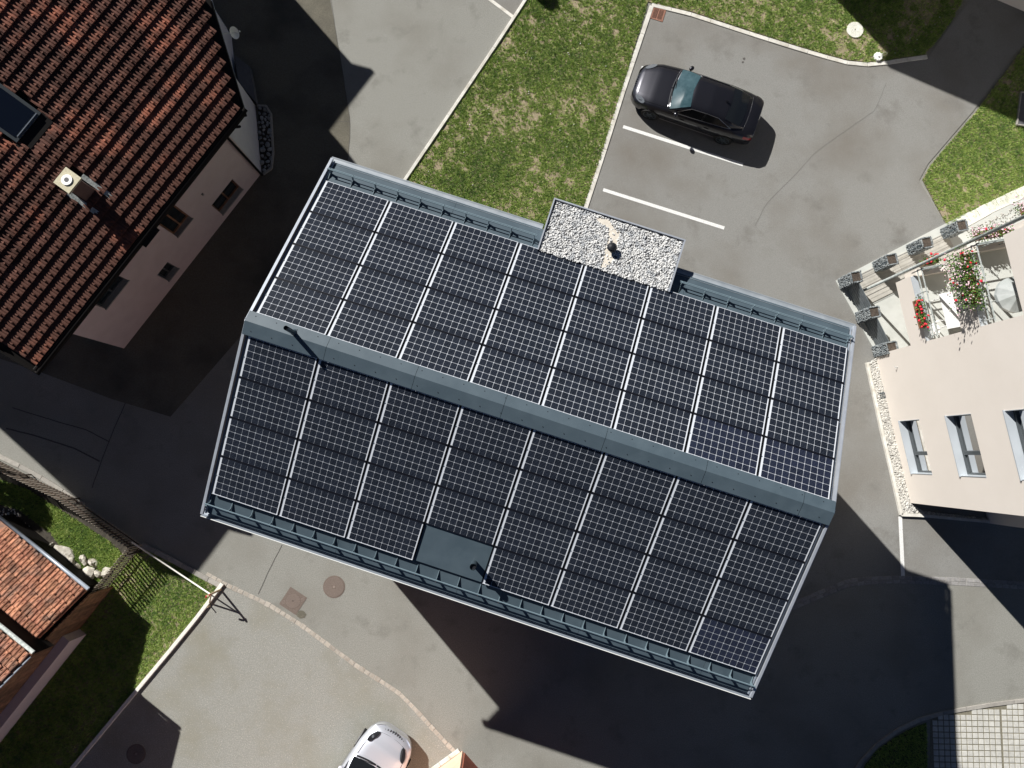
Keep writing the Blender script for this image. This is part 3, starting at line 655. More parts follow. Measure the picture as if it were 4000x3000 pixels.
tp = [HR((a, m_, -.06)) for a, m_ in near]; bt = [p - [0, 0, .16] for p in tp]; n = 5
slab.add(bt + tp, [tuple(range(n, 2 * n)), tuple(range(n))[::-1]] + [(i, (i + 1) % n, n + (i + 1) % n, n + i) for i in range(n)])
roof = slab.build('roof', M['gutterd'], house)
fz = HR((0, RM, -.06))[2]
fp = [HC + He * a + Hm * m_ + np.array([0, 0, z - .0]) for a, m_, z in ((LE, RM, 7.2 * TB), (3.17, RM, 7.2 * TB), (5.1, 2 * RM, 0), (LE, 2 * RM, 0))]
q = MB(); q.add([p - [0, 0, .2] for p in fp] + fp, [(4, 5, 6, 7), (3, 2, 1, 0), (0, 1, 5, 4), (1, 2, 6, 5), (2, 3, 7, 6), (3, 0, 4, 7)]); q.build('far_roof', M['tile'], house)
# one clay tile
tm = MB(); TWd, TL = .243, .40
prof = [(0, .0), (.03, .020), (.06, .022), (.085, .002), (.12, .0), (.155, .002), (.18, .022), (.215, .020), (.243, .0)]
rows = [(-.03, .078, 1.2), (.06, .068, 1.1), (.40, .000, .4)]
vs_ = []
for y, z0, k in rows: vs_ += [(x - .1215, y, z0 + z * k * 1.25) for x, z in prof]
nn_ = len(prof); fs_ = []
for r_ in range(2):
    for k in range(nn_ - 1): fs_.append((r_ * nn_ + k, r_ * nn_ + k + 1, (r_ + 1) * nn_ + k + 1, (r_ + 1) * nn_ + k))
tm.add(vs_, fs_); tm.add([(x - .1215, -.03, z0) for (x, z) in prof for z0 in (.078 + z * 1.5, .01)], [(2 * k, 2 * k + 1, 2 * k + 3, 2 * k + 2) for k in range(nn_ - 1)])
tm.add([(0, .03, .078), (.038, .085, .074), (0, .15, .06), (-.038, .085, .074), (0, .05, .145)], [(0, 1, 4), (1, 2, 4), (2, 3, 4), (3, 0, 4)])
tme = meshdata('tile', tm.v, tm.f, M['tile'])
GA = .340
tiles = []
sk_c = (-4.03, 4.06); chc = (-4.58, 2.12)
nrow = int(RM / CB / GA)
for r_ in range(nrow):
    s = .24 + r_ * GA; m_ = s * CB
    if m_ + .3 > RM: break
    e_ = min(e_right(m_), e_right(m_ + .15)) - .24
    while e_ > LE + .1:
        c_ = HR((e_, m_, 0)); px, py = imgpx(c_)
        if not (abs(e_ - sk_c[0]) < .56 and -.80 < m_ - sk_c[1] < .52) and not (abs(e_ - chc[0]) < .33 and abs(m_ - chc[1] + .15) < .30):
            tiles.append((e_, m_, px, py))
        e_ -= TWd
def tile_mtx(e_, m_, ax_e, ax_s, ax_n, P):
    return Matrix(((ax_e[0], ax_s[0], ax_n[0], P[0]), (ax_e[1], ax_s[1], ax_n[1], P[1]), (ax_e[2], ax_s[2], ax_n[2], P[2]), (0, 0, 0, 1)))
Hs = Hm * CB + np.array([0, 0, SB]); Hn = np.cross(He, Hs)
vis = [t for t in tiles if -15 < t[2] < 4000 and -15 < t[3] < 3000]; oth = [t for t in tiles if t not in vis]
vis.sort(key=lambda t: -(HR((t[0], t[1], 0))[2]) + 0 * t[0])
def jit(): return Matrix.Rotation(random.uniform(-.012, .012), 4, 'Z') @ Matrix.Rotation(random.uniform(-.012, .012), 4, 'X') @ Matrix.Translation((0, random.uniform(-.006, .006), 0))
for t in vis[:300]: inst('tile', tme, tile_mtx(0, 0, He, Hs, Hn, HR((t[0], t[1], 0))) @ jit(), roof)
def joined(name, me, mtxs, mt, parent):
    V = np.array([v.co[:] for v in me.vertices]); F = [tuple(p.vertices) for p in me.polygons]; T = []
    for f in F:
        for k in range(1, len(f) - 1): T.append((f[0], f[k], f[k + 1]))
    T = np.array(T); allv = []; allf = []
    for i, mx in enumerate(mtxs):
        A = np.array(mx); allv.append(V @ A[:3, :3].T + A[:3, 3]); allf.append(T + i * len(V))
    return big_mesh(name, np.concatenate(allv), np.concatenate(allf), mt, parent)
# the remaining tiles stay joined, in a material with the same spread of colours from place to place
mtile2 = mat('clay_tile_far', (.098, .042, .029), (.29, .105, .064), .62, .8, c3=(.12, .055, .04), s3=5, lo=.53, hi=.62, bump=.4, bscale=40, spec=.25)
joined('tile', tme, [tile_mtx(0, 0, He, Hs, Hn, HR((t[0], t[1], 0))) @ jit() for t in vis[300:] + [t for t in oth if t[3] > -900 and t[2] > -900]], mtile2, roof)
# gutter and verge
b = MB(); b.tube([HR((LE - .05, .08, -.03)), HR((.16, .08, -.03))], .075, 10); gt_ = b.build('gutter', M['gutterd'], house, smooth=True)
b = MB(); b.tube([HR((LE, .16, .0)), HR((0.05, .16, .0))], .05, 8); b.build('gutter_lip', M['gutterd'], gt_)
b = MB(); b.tube([HR((0, -.02, -.12)), HR((1.96, 2.28, -.12)), HR((2.4, 4, -.12))], .05, 6); b.build('verge_board', M['gutterd'], house)
b = MB(); b.tube([HR((.09, .05, -.17)), HR((2.05, 2.34, -.17))], .035, 6); b.build('verge_flashing', M['zinc'], house)
b = MB(); b.tube([HR((LE - .04, 0, -.03)), HR((LE - .04, RM, -.03))], .05, 6); b.build('verge_board', M['gutterd'], house)
# walls
WA = G(1022, 676); WB = G(485, 1361); wd = (WB - WA) / np.linalg.norm(WB - WA); wn = np.array([-wd[1], wd[0], 0]); wn = wn if wn[0] > 0 else -wn
def WP(u, z, d=0.0): return WA + wd * u + np.array([0, 0, z]) - wn * d
def wall_open(name, P, U0, U1, Z0, Z1, opens, depth, mt, parent, back=None):
    us = sorted({U0, U1, *[o_[0] for o_ in opens], *[o_[1] for o_ in opens]}); zs = sorted({Z0, Z1, *[o_[2] for o_ in opens], *[o_[3] for o_ in opens]})
    b = MB()
    for i in range(len(us) - 1):
        for j in range(len(zs) - 1):
            uc, zc = (us[i] + us[i + 1]) / 2, (zs[j] + zs[j + 1]) / 2
            if any(o_[0] < uc < o_[1] and o_[2] < zc < o_[3] for o_ in opens): continue
            b.quad(P(us[i], zs[j]), P(us[i + 1], zs[j]), P(us[i + 1], zs[j + 1]), P(us[i], zs[j + 1]))
    for a, c_, d, e_ in opens:
        for p, q_ in (((a, d), (c_, d)), ((c_, d), (c_, e_)), ((c_, e_), (a, e_)), ((a, e_), (a, d))):
            b.quad(P(*p), P(*q_), P(*q_, depth), P(*p, depth))
    # closing shell behind
    b.quad(P(U0, Z0), P(U0, Z1), P(U0, Z1, .5), P(U0, Z0, .5)); b.quad(P(U1, Z0), P(U1, Z1), P(U1, Z1, .5), P(U1, Z0, .5)); b.quad(P(U0, Z1), P(U1, Z1), P(U1, Z1, .5), P(U0, Z1, .5))
    return b.build(name, mt, parent)
hop = [(.93, 2.12, .38, 1.33), (2.88, 3.70, 1.80, 3.15), (4.60, 5.18, .48, 1.30), (5.76, 6.95, 2.50, 3.5)]
wall_open('wall', WP, 0, 8.09, -.05, 4.62, hop, .22, M['mauve'], house)
def boxw(b, P, u0, u1, z0, z1, d0, d1):
    return b.hexa([P(u0, z0, d1), P(u1, z0, d1), P(u1, z0, d0), P(u0, z0, d0), P(u0, z1, d1), P(u1, z1, d1), P(u1, z1, d0), P(u0, z1, d0)])
for i, (a, c_, d, e_) in enumerate(hop):
    b = MB(); boxw(b, WP, a, c_, d, e_, .20, .24); w = b.build('window', M['glass'], house)
    b = MB(); f = .06
    for bx_ in ((a, a + f, d, e_), (c_ - f, c_, d, e_), (a + f, c_ - f, d, d + f), (a + f, c_ - f, e_ - f, e_), ((a + c_) / 2 - .03, (a + c_) / 2 + .03, d + f, e_ - f)): boxw(b, WP, *bx_, .15, .198)
    b.build('frame', M['wood'] if i in (0, 1) else M['frame'], w)
    b = MB(); boxw(b, WP, a - .02, c_ + .02, d - .05, d + .004, -.035, .15); b.build('sill', M['kerbgrey'], w)
b = MB(); boxw(b, WP, .0, 8.0, 0, 4.4, .6, .65); b.build('inner_wall', M['under'], house)
# pale end wall following the bent plan
pts_ = [WA] + [G(*p) for p in ((998, 413), (925, 320), (905, 145), (883, 105), (835, 30))] + [G(700, -160)]
b = MB()
def roofz(P):
    d = P - HC; m_ = d @ Hm; return ZE - .22 + m_ * TB if m_ < RM else ZE - .22 + (2 * RM - m_) * TB
for i in range(len(pts_) - 1):
    A, B_ = pts_[i], pts_[i + 1]; b.quad((A[0], A[1], -.05), (B_[0], B_[1], -.05), (B_[0], B_[1], roofz(B_)), (A[0], A[1], roofz(A)))
b.build('end_wall', M['palewall'], house)
lb = WB; fb_ = [WB, WB + Hm * 12.4]
b = MB(); b.quad((WB[0], WB[1], 0), tuple(fb_[1] + [0, 0, 0]), tuple(fb_[1] + [0, 0, 4.5]), (WB[0], WB[1], 4.6)); b.add([WB + [0, 0, 4.6], fb_[1] + [0, 0, 4.6], WB + Hm * 6 + [0, 0, 7.4]], [(0, 1, 2)]); b.build('side_wall', M['mauve'], house)
b = MB(); A_ = pts_[-1]; b.quad(tuple(A_), tuple(fb_[1]), tuple(fb_[1] + [0, 0, 4.5]), tuple(A_ + [0, 0, 4.5])); b.build('rear_wall', M['mauve'], house)
b = MB(); b.prism([p[:2] for p in gp([(1000, 400), (930, 318), (916, 214), (974, 258), (988, 330)], .3)], .02, .3); b.build('porch_step', M['canopy'], house)
b = MB(); b.tube([HR((-.35, -.06, -.10)), WP(.12, 3.7, -.06), WP(.05, .0, -.06)], .042, 8); b.build('downpipe', M['gutterd'], house)
b = MB(); boxw(b, WP, 2.0, 2.07, 2.2, 2.27, -.06, 0); b.build('vent_cap', M['kerbgrey'], house)
# roof window
def roof_box(b, e0, e1, m0, m1, h0, h1): return b.hexa([HR((e_, m_, h)) for h in (h0, h1) for e_, m_ in ((e0, m0), (e1, m0), (e1, m1), (e0, m1))])
e0, e1, m0, m1 = sk_c[0] - .50, sk_c[0] + .50, 3.56, 4.55
sk = roof_box(MB(), e0 - .02, e1 + .02, m0 - .02, m1 + .02, -.05, .09).build('roof_window', M['frame'], house)
roof_box(MB(), e0 + .07, e1 - .07, m0 + .08, m1 - .06, .092, .10).build('pane', M['skyglass'], sk)
roof_box(MB(), e0 + .12, e1 - .06, m0 + .035, m0 + .055, .095, .115).build('bottom_bar', M['zinc'], sk)
roof_box(MB(), e0 - .1, e1 + .1, m0 - .32, m0 - .03, .02, .05).build('flashing', M['gutterd'], sk)
# chimney
ch_top = G(263, 704, 6.72); cdir = math.atan2(He[1], He[0]); base = ch_top * [1, 1, 0]
chm = MB().box(base + [0, 0, 6.15], (.40, .40, 1.0), cdir).build('chimney', M['chim'], house)
MB().box(base + [0, 0, 6.69], (.54, .54, .07), cdir).build('cap_slab', M['chcap'], chm)
disc(MB(), base, .15, 6.72, 6.76, 24).build('flue_ring', M['white'], chm); disc(MB(), base, .065, 6.755, 6.765, 20).build('flue', M['black'], chm)
dm = (base - HC); ce, cmh = dm @ He, dm @ Hm
fl_ = MB()
for s_ in (-1, 1): 
    roof_box(fl_, ce + s_ * .31 - .07, ce + s_ * .31 + .07, cmh - .55, cmh + .25, .05, .065)
fl_.build('flashing', M['lead'], chm); roof_box(MB(), ce - .33, ce + .33, cmh - 1.9, cmh - .2, .0, .012).build('downhill_sheet', M['gutterd'], chm)  # long near-black sheet running downhill from the chimney
# satellite dish on the end wall
dc = G(916, 128, 2.6) ; b = MB(); n = np.array([.85, -.1, .5]); n /= np.linalg.norm(n); u = np.cross(n, [0, 0, 1.]); u /= np.linalg.norm(u); w_ = np.cross(n, u)
P = [dc - n * .08]; fs = []
for k in range(20): a = 2 * math.pi * k / 20; P.append(dc + (u * math.cos(a) + w_ * math.sin(a)) * .2)
b.add(P, [(0, 1 + k, 1 + (k + 1) % 20) for k in range(20)]); b.tube([dc - n * .05, dc - n * .1 - np.array([.4, 0, 0])], .02, 6)
b.build('dish', M['white'], None); d_ = bpy.data.objects['dish']; d_.name = 'satellite_dish'; tag(d_, 'small white satellite dish on the pale end wall of the tiled house', 'satellite dish')
b = MB(); b.tube([dc - w_ * .0 - n * .03, dc + n * .22], .012, 6); b.tube([dc + n * .2, dc + n * .27], .028, 8); b.build('receiver_arm', M['white'], d_)
# river stones in a kerbed strip at the house foot
sp_ = gp([(1008, 420), (1040, 422), (1056, 450), (1064, 600), (1058, 655), (1030, 676), (1024, 640)])
st = thing('stone_bed', 'kerbed strip of grey river stones at the foot of the pale end wall', 'stone bed', G(1035, 540))
sheetb = MB(); sheetb.prism([p[:2] for p in sp_], 0, .03); sheetb.build('bed', M['dirt_shade'], st)
strip('rim', gp([(1006, 416), (1042, 417), (1060, 446), (1069, 600), (1062, 660), (1030, 682)]), .07, .09, M['kerbgrey'], st, z0=0)
rm_ = [rockmesh('stone', M['stone'], 100 + k, 1, .6) for k in range(5)]
acc = []
for q_ in rand_in(sp_, 5000):
    if len(acc) > 46: break
    r_ = random.uniform(.055, .13)
    if all(np.hypot(*(q_ - a[0])) > (r_ + a[1]) * .82 for a in acc): acc.append((q_, r_))
for q_, r_ in acc: inst('stone', random.choice(rm_), Matrix.Translation((q_[0], q_[1], .06)) @ Matrix.Rotation(random.uniform(0, 6), 4, 'Z') @ Matrix.Diagonal((r_, r_ * random.uniform(.7, 1), r_ * .9, 1)), st)

# wings and neighbours standing outside the frame, whose shadows cross the picture
def wing(name, label, corner, z, le, lm_near, lm_far, mt='tile'):
    C0 = np.array([corner[0], corner[1], z]); t = thing(name, label, 'house', C0 * [1, 1, 0])
    A = [C0, C0 - He * le, C0 - He * le + Hm * lm_near + [0, 0, lm_near * TB], C0 + Hm * lm_near + [0, 0, lm_near * TB]]
    F = [A[3], A[2], A[2] + Hm * lm_far - [0, 0, lm_far * TB], A[3] + Hm * lm_far - [0, 0, lm_far * TB]]
    for nm, Q in (('roof', A), ('far_roof', F)):
        b = MB(); b.add([q - [0, 0, .18] for q in Q] + Q, [(4, 5, 6, 7), (3, 2, 1, 0), (0, 1, 5, 4), (1, 2, 6, 5), (2, 3, 7, 6), (3, 0, 4, 7)]); b.build(nm, M[mt], t)
    i = .35; Wc = [C0 - He * i + Hm * i, C0 - He * (le - i) + Hm * i, C0 - He * (le - i) + Hm * (lm_near + lm_far - i), C0 - He * i + Hm * (lm_near + lm_far - i)]
    zt = min(z - .1, z + (lm_near - lm_far) * TB + .0) if lm_far > lm_near else z - .1
    MB().prism([w[:2] for w in Wc], 0, max(1.5, zt)).build('wall', M['mauve'], t)
    rid = [A[3] - He * i, A[2] + He * i]
    for k, s_ in enumerate((i, le - i)):
        g = C0 - He * s_; MB().add([g + Hm * i + [0, 0, max(1.5, zt) - z], g + Hm * (lm_near + lm_far - i) + [0, 0, max(1.5, zt) - z], g + Hm * lm_near + [0, 0, lm_near * TB - .15], g + Hm * i + [0, 0, i * TB - .15]], [(0, 1, 2, 3)]).build('gable', M['mauve'], t)
    return t
sd = np.array([.874, -1.009])
wing('neighbour_house', 'tiled neighbour house standing beyond the top left corner of the picture', G(1465, 285)[:2] - 7.5 * sd, 7.5, 4.6, 3.0, 3.4)
V3 = G(745, 2275)[:2] - 8.0 * sd; c3_ = np.array([V3[0], V3[1], 0]) + He * 2.6
wing('neighbour_house', 'tiled neighbour house standing beyond the left edge of the picture', c3_[:2], 8.0, 2.6, 2.8, 5.2)
# flat roofed block beyond the top right corner
z_ = 7.5; c0 = G(3475, 267)[:2] - z_ * sd; u1 = np.array([math.cos(R(-24.6)), math.sin(R(-24.6))]); p_up = G(3316, 45)[:2] - G(3520, 217)[:2]; u2 = p_up / np.linalg.norm(p_up)
blk = thing('apartment_block', 'apartment block outside the frame whose shadow crosses the top right corner', 'building', (c0[0], c0[1], 0))
cj = G(3520, 217)[:2] - z_ * sd; pl = [c0, c0 + u1 * 16, cj + u1 * 16 + u2 * 9, cj + u2 * 9, cj]
MB().prism(pl, z_ - .3, z_).build('roof', M['gravel'], blk)
ins_ = np.mean(pl, 0); MB().prism([p + (ins_ - p) * .12 for p in pl], 0, z_ - .3).build('wall', M['cream'], blk)
q0 = G(3235, -30)[:2] - z_ * sd; q1 = G(3495, 222)[:2] - z_ * sd
b = MB(); b.tube([(*q0, z_ - .1), (*q1, z_ - .1)], .05, 6); b.build('roof_rail', M['metald'], blk)

# ---------------------------------------------------------------- small barn bottom left: two tiled roofs at different heights
BZ = 1.60
B0 = G(337, 2305, BZ); B1 = G(-20, 2018, BZ); be = (B1 - B0) / np.linalg.norm(B1 - B0); bm = np.array([-be[1], be[0], 0]); bm = bm if bm[1] < 0 else -bm   # uphill, away from the garden
barn = thing('barn', 'small wooden barn with two old clay tile roofs in the bottom left corner', 'barn', B0 * [1, 1, 0])
T25 = math.tan(R(22)); C25, S25 = math.cos(R(22)), math.sin(R(22))
def BRf(P0):
    def f(v): return P0 + be * v[0] + bm * (v[1] - v[2] * S25) + np.array([0, 0, v[1] * T25 + v[2] * C25])
    return f
RA = BRf(B0)
n_b = np.array([*(-bm[:2] * S25), C25])
topm = (onplane(160, 2505, B0, n_b) - B0) @ bm
P2 = G(122, 2556, 3.45); RB = BRf(P2)
bt_ = MB(); prof = [(0, .0), (.02, .026), (.05, .034), (.08, .012), (.11, .0), (.13, .006), (.15, 0)]
vv = []
for y, z0, k in ((-.02, .056, 1.0), (.36, .004, .7)): vv += [(x - .075, y, z0 + z * k) for x, z in prof]
bt_.add(vv, [(k, k + 1, 7 + k + 1, 7 + k) for k in range(6)]); bt_.add([(x - .075, -.02, z0) for (x, z) in prof for z0 in (.056 + z, .0)], [(2 * k, 2 * k + 1, 2 * k + 3, 2 * k + 2) for k in range(6)])
bt_.add([(-.01, .0, .06), (.04, .1, .05), (.05, .16, .045), (.015, .1, .08)], [(0, 1, 3), (1, 2, 3), (2, 0, 3)])
btm = meshdata('tile', bt_.v, bt_.f, M['tileb'])
bsv = bm * C25 + np.array([0, 0, S25]); bex = -be; bnn = np.cross(bex, bsv)
if bnn[2] < 0: bex = be; bnn = np.cross(bex, bsv)
lst = []
for RF, mt_, e_top in ((RA, topm, None), (RB, 5.4, None)):
    b = MB(); b.hexa([RF((x, m_, h)) for h in (-.14, -.01) for x, m_ in ((0, 0), (4.2, 0), (4.2, mt_), (0, mt_))]); rf = b.build('roof', M['tileb'], barn)
    r_ = 0
    while .03 + r_ * .31 + .2 < mt_ / C25:
        s = .03 + r_ * .31; x = .11 + (.0)
        while x < 3.4:
            P = RF((x, s * C25, .0)); px, py = imgpx(P)
            if -60 < px < 500 and py < 3060: lst.append((P, rf))
            x += .146
        r_ += 1
lst.sort(key=lambda t: -t[0][0]); rest_ = lst[300:]; lst = lst[:300]
for P, rf in lst: inst('tile', btm, tile_mtx(0, 0, bex, bsv, bnn, P) @ Matrix.Rotation(random.uniform(-.07, .07), 4, 'Z') @ Matrix.Rotation(random.uniform(-.04, .04), 4, 'Y') @ Matrix.Translation((0, random.uniform(-.025, .025), random.uniform(-.002, .006))), rf)
if rest_: joined('tile', btm, [tile_mtx(0, 0, bex, bsv, bnn, P) @ Matrix.Rotation(random.uniform(-.03, .03), 4, 'Z') for P, rf in rest_], M['tileb'], rest_[0][1])
for RF, x0 in ((RA, -.02), (RB, .0)):
    b = MB(); n8 = 10; pr_ = [(-.01 + .07 * math.cos(a) - .05, .02 + .07 * math.sin(a) - .02) for a in np.linspace(math.pi, 2 * math.pi, 7)] if False else None
    b.tube([RF((x0, -.06, -.02)), RF((4.3, -.06, -.02))], .06, 10); b.build('gutter', M['lead'] if RF is RB else M['zinc'], barn, smooth=True)
b = MB(); b.tube([RB((-.03, .05, -.02)), RB((-.03, 2.5, -.02))], .03, 6); b.build('verge_trim', M['zinc'], barn)
# wall under the upper roof, seen as a dark band
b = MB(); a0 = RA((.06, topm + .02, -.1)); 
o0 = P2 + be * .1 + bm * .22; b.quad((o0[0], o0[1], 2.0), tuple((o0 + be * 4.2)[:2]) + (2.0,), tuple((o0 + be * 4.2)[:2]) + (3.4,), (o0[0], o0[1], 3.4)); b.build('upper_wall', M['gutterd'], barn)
# timber wall on the courtyard side: one board beside the other
wx = -.12
for k in range(50):
    m0 = .10 + k * .15; P = B0 + be * wx + bm * (m0 + .07)
    zt = min(BZ - .12 + m0 * T25, 3.0) if m0 < topm else min(3.35 + (m0 - ((P2 - B0) @ bm)) * T25, 4.2)
    z0_ = 0 if m0 < 1.8 else .9; b = MB().box((P[0], P[1], (z0_ + zt) / 2), (.135, .035, zt - z0_), math.atan2(bm[1], bm[0])); b.build('plank', M['wood'], barn)
P = B0 + be * (wx - .17) + bm * 5.4; L_ = 7.0
b = MB(); b.box((P[0], P[1], .5), (L_, .30, 1.0), math.atan2(bm[1], bm[0])); b.build('base_wall', M['mauve'], barn)
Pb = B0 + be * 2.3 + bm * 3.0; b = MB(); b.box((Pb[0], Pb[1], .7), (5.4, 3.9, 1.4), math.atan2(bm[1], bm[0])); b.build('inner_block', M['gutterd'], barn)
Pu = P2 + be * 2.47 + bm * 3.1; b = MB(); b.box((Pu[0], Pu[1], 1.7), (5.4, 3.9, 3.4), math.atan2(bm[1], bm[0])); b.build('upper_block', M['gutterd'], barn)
# white limestone rocks along the barn
rk = [('large flat white rock at the upper end of the rock row by the barn', 228, 2160, .40, .22), ('long white rock just below the large flat one', 270, 2195, .22, .13), ('narrow white rock with a dark gap in the middle of the row', 292, 2207, .25, .10),
      ('curved pale rock between the narrow ones and the blocky pair', 325, 2190, .14, .14), ('blocky white rock nearest the ground cover', 362, 2200, .20, .17), ('broad cracked white rock in the centre of the lower heap', 343, 2243, .30, .24),
      ('small tan rock beside the broad cracked one', 383, 2240, .14, .13), ('pale grey rock touching the picket fence', 410, 2233, .15, .15), ('pointed white rock lowest in the row by the barn', 370, 2283, .22, .13), ('small white rock above the large flat one', 200, 2128, .09, .07)]
for i, (lb_, px, py, a, c_) in enumerate(rk):
    P = G(px, py, .1); me = rockmesh('limestone_rock', M['rock'], 40 + i, 1, .6, .42)
    o = bpy.data.objects.new('limestone_rock', me); o.matrix_basis = Matrix.Translation((P[0], P[1], .07)) @ Matrix.Rotation(-.55 + random.uniform(-.3, .3), 4, 'Z') @ Matrix.Diagonal((a * 1.5, c_ * 1.55, .32, 1)); link(o); tag(o, lb_, 'rock', 'limestone rocks along the barn')
pts2 = rand_in(gp([(0, 1985), (60, 1990), (135, 2080), (120, 2100), (30, 2040), (0, 2030)]), 260)[:60]
tag(pebbles('white_pebbles', np.c_[pts2, np.full(len(pts2), .04)], .035, M['peb']), 'scatter of small white stones in the shade by the barn', 'pebbles')
sheet('barn_soil', gp([(-150, 1935), (0, 1975), (90, 1975), (200, 2075), (250, 2125), (370, 2175), (425, 2240), (412, 2312), (370, 2360), (300, 2330), (0, 2100), (-150, 2000)]), .036, M['dirt_shade'])
# crouching tree left of the frame that shades the ground cover
def bush(name, label, cat, c, rx, ry, rz, n, size, trunk=0, group=None):
    t = thing(name, label, cat, (c[0], c[1], 0), 0, group)
    u = rng.normal(0, 1, (n, 3)); u /= np.linalg.norm(u, axis=1)[:, None]; r_ = rng.uniform(.35, 1, n) ** .5
    r_ *= 1 + .18 * np.sin(u[:, 0] * 5 + 1) * np.sin(u[:, 1] * 6) 
    P = u * r_[:, None] * [rx, ry, rz] + c
    a = rng.normal(0, 1, (n, 3)); a /= np.linalg.norm(a, axis=1)[:, None]; b2 = np.cross(a, rng.normal(0, 1, (n, 3))); b2 /= np.linalg.norm(b2, axis=1)[:, None]
    V = np.stack([P - a * size, P + b2 * size * .5, P + a * size, P - b2 * size * .5], 1).reshape(-1, 3); F = np.arange(4 * n).reshape(-1, 4)
    big_mesh('crown' if trunk else 'foliage', V, F, M['leaf'], t, tone=np.repeat(np.clip(.5 + .3 * rng.normal(0, .6, n), 0, 1), 4), kind=None)
    b = MB(); b.tube([(c[0], c[1], 0), (c[0] + .05, c[1], c[2])], [.07, .03], 8); b.build('trunk' if trunk else 'stem', M['wood'], t)
    return t
c_ = G(60, 1990)[:2] - 3.0 * sd; bush('garden_tree', 'small round tree left of the frame shading the rocks by the barn', 'tree', np.array([c_[0], c_[1], 3.0]), 1.25, .75, .6, 5200, .07, 1)
c_ = G(2135, -4)[:2] - .9 * sd; bush('shadow_shrub', 'unseen shrub added beyond the top edge to cast a shadow on the lawn', 'shrub', np.array([c_[0], c_[1], .9]), .36, .36, .42, 1500, .05)  # added out of view only for the shadow it throws on the lawn

# ---------------------------------------------------------------- fences
def fence(name, label, A, B_, h, step, cat='fence', lean=0.0):
    A, B_ = np.array(A), np.array(B_); d = B_ - A; L_ = np.linalg.norm(d); t_ = d / L_; n = np.array([-t_[1], t_[0], 0]); az = math.atan2(t_[1], t_[0])
    t = thing(name, label, cat, A)
    for z in (.28, h - .25):
        c = (A + B_) / 2; MB().box((c[0] + n[0] * .03, c[1] + n[1] * .03, z), (L_, .025, .045), az).build('rail', M['picketd'], t)
    pk = MB(); pk.add([(-.026, -.011, 0), (.026, -.011, 0), (.026, .011, 0), (-.026, .011, 0), (-.026, -.011, h - .02), (.026, -.011, h - .02), (.026, .011, h - .02), (-.026, .011, h - .02), (0, -.011, h), (0, .011, h)],
       [(3, 2, 1, 0), (0, 1, 5, 4), (2, 3, 7, 6), (1, 2, 6, 5), (3, 0, 4, 7), (4, 5, 8), (7, 9, 6), (5, 6, 9, 8), (7, 4, 8, 9)])
    me = meshdata('picket', pk.v, pk.f, M['picket']); k = 0; nn = int(L_ / step)
    for k in range(nn + 1):
        P = A + d * k / nn; inst('picket', me, Matrix.Translation((P[0], P[1], .06)) @ Matrix.Rotation(az + random.uniform(-.05, .05), 4, 'Z') @ Matrix.Rotation(random.uniform(-.015, .015), 4, 'Y'), t)
    for s_ in np.arange(.15, L_, max(1.2, L_ / max(1, round(L_ / 2)))):
        P = A + t_ * min(s_, L_); MB().box((P[0] + n[0] * .07, P[1] + n[1] * .07, h / 2 - .125), (.04, .04, h - .25), az).build('post', M['picketd'], t)
    return t
fence('picket_fence', 'long picket fence running down from the left edge beside the road kerb', G(-70, 1768, 0), G(285, 1940, 0), .98, .118)
fence('picket_fence', 'dark shaded picket fence stretch above the ground cover corner', G(292, 1944, 0), G(556, 2126, 0), .98, .118)
fence('picket_fence', 'short sunlit picket fence between the rocks and the small lawn', G(556, 2135, 0), G(404, 2322, 0), 1.12, .108)
# white boom with braced post
pb = G(862, 2303); ht = 1.09; leg = G(818, 2357); fe = G(515, 2118, .98)
bm_ = thing('barrier_boom', 'white boom on a braced pine post above the small lawn', 'barrier', pb)
b = MB(); b.tube([pb, pb + [0, 0, ht]], .038, 8); b.build('post', M['postw'], bm_)
b = MB(); b.tube([leg, pb + [0, 0, .80]], .026, 8); b.build('brace', M['postw'], bm_)
e1_ = pb + [-.02, 0, .83]; b = MB(); dd_ = (fe - e1_); dd_ /= np.linalg.norm(dd_); b.tube([e1_ - dd_ * .05, fe], .026, 8); b.build('boom', M['conc'], bm_, smooth=True)
b = MB(); b.tube([pb + [-.12, -.09, .92], pb + [-.07, -.03, 1.01], pb + [.05, .02, 1.02]], .03, 8); b.build('red_fitting', M['red'], bm_)
b = MB(); b.tube([G(822, 2366), G(822, 2366) + [0, 0, .24]], .02, 6); o = b.build('marker_peg', M['postw']); tag(o, 'short wooden peg at the wall end next to the braced post', 'peg')
wl_ = kerb('garden_wall', gp([(872, 2278), (861, 2300), (700, 2500), (522, 2714), (400, 2860), (283, 3000), (230, 3065)]), .125, .105, 1.4, M['conc'], part='coping', gap=.002, kind=None, label='low white capped garden wall edging the speckled courtyard', cat='garden wall', hj=.001)

# ---------------------------------------------------------------- salmon house corner, bottom
sc = G(1806, 2933); s1 = G(1712, 3001); s2 = G(1866, 3001); d1 = (s1 - sc) / np.linalg.norm(s1 - sc); d2 = (s2 - sc) / np.linalg.norm(s2 - sc)
sal = thing('salmon_house', 'corner of a salmon rendered house at the bottom edge behind the silver car', 'house', sc)
MB().prism([sc[:2], (sc + d1 * 7)[:2], (sc + d1 * 7 + d2 * 6)[:2], (sc + d2 * 6)[:2]], 0, 5.2).build('wall', M['salmon'], sal)
b = MB(); b.box(sc + d2 * 3.05 - np.array([d2[1], -d2[0], 0]) * .012 + [0, 0, 2.6], (5.9, .02, 5.2), math.atan2(d2[1], d2[0])); b.build('side_wall_render', M['brickred'], sal)
kerb('salmon_house_kerb', [(sc + np.array([-.10, .03, 0])), sc + d1 * 4 + [-.12, .04, 0]], .14, .05, .4, M['kerb'])
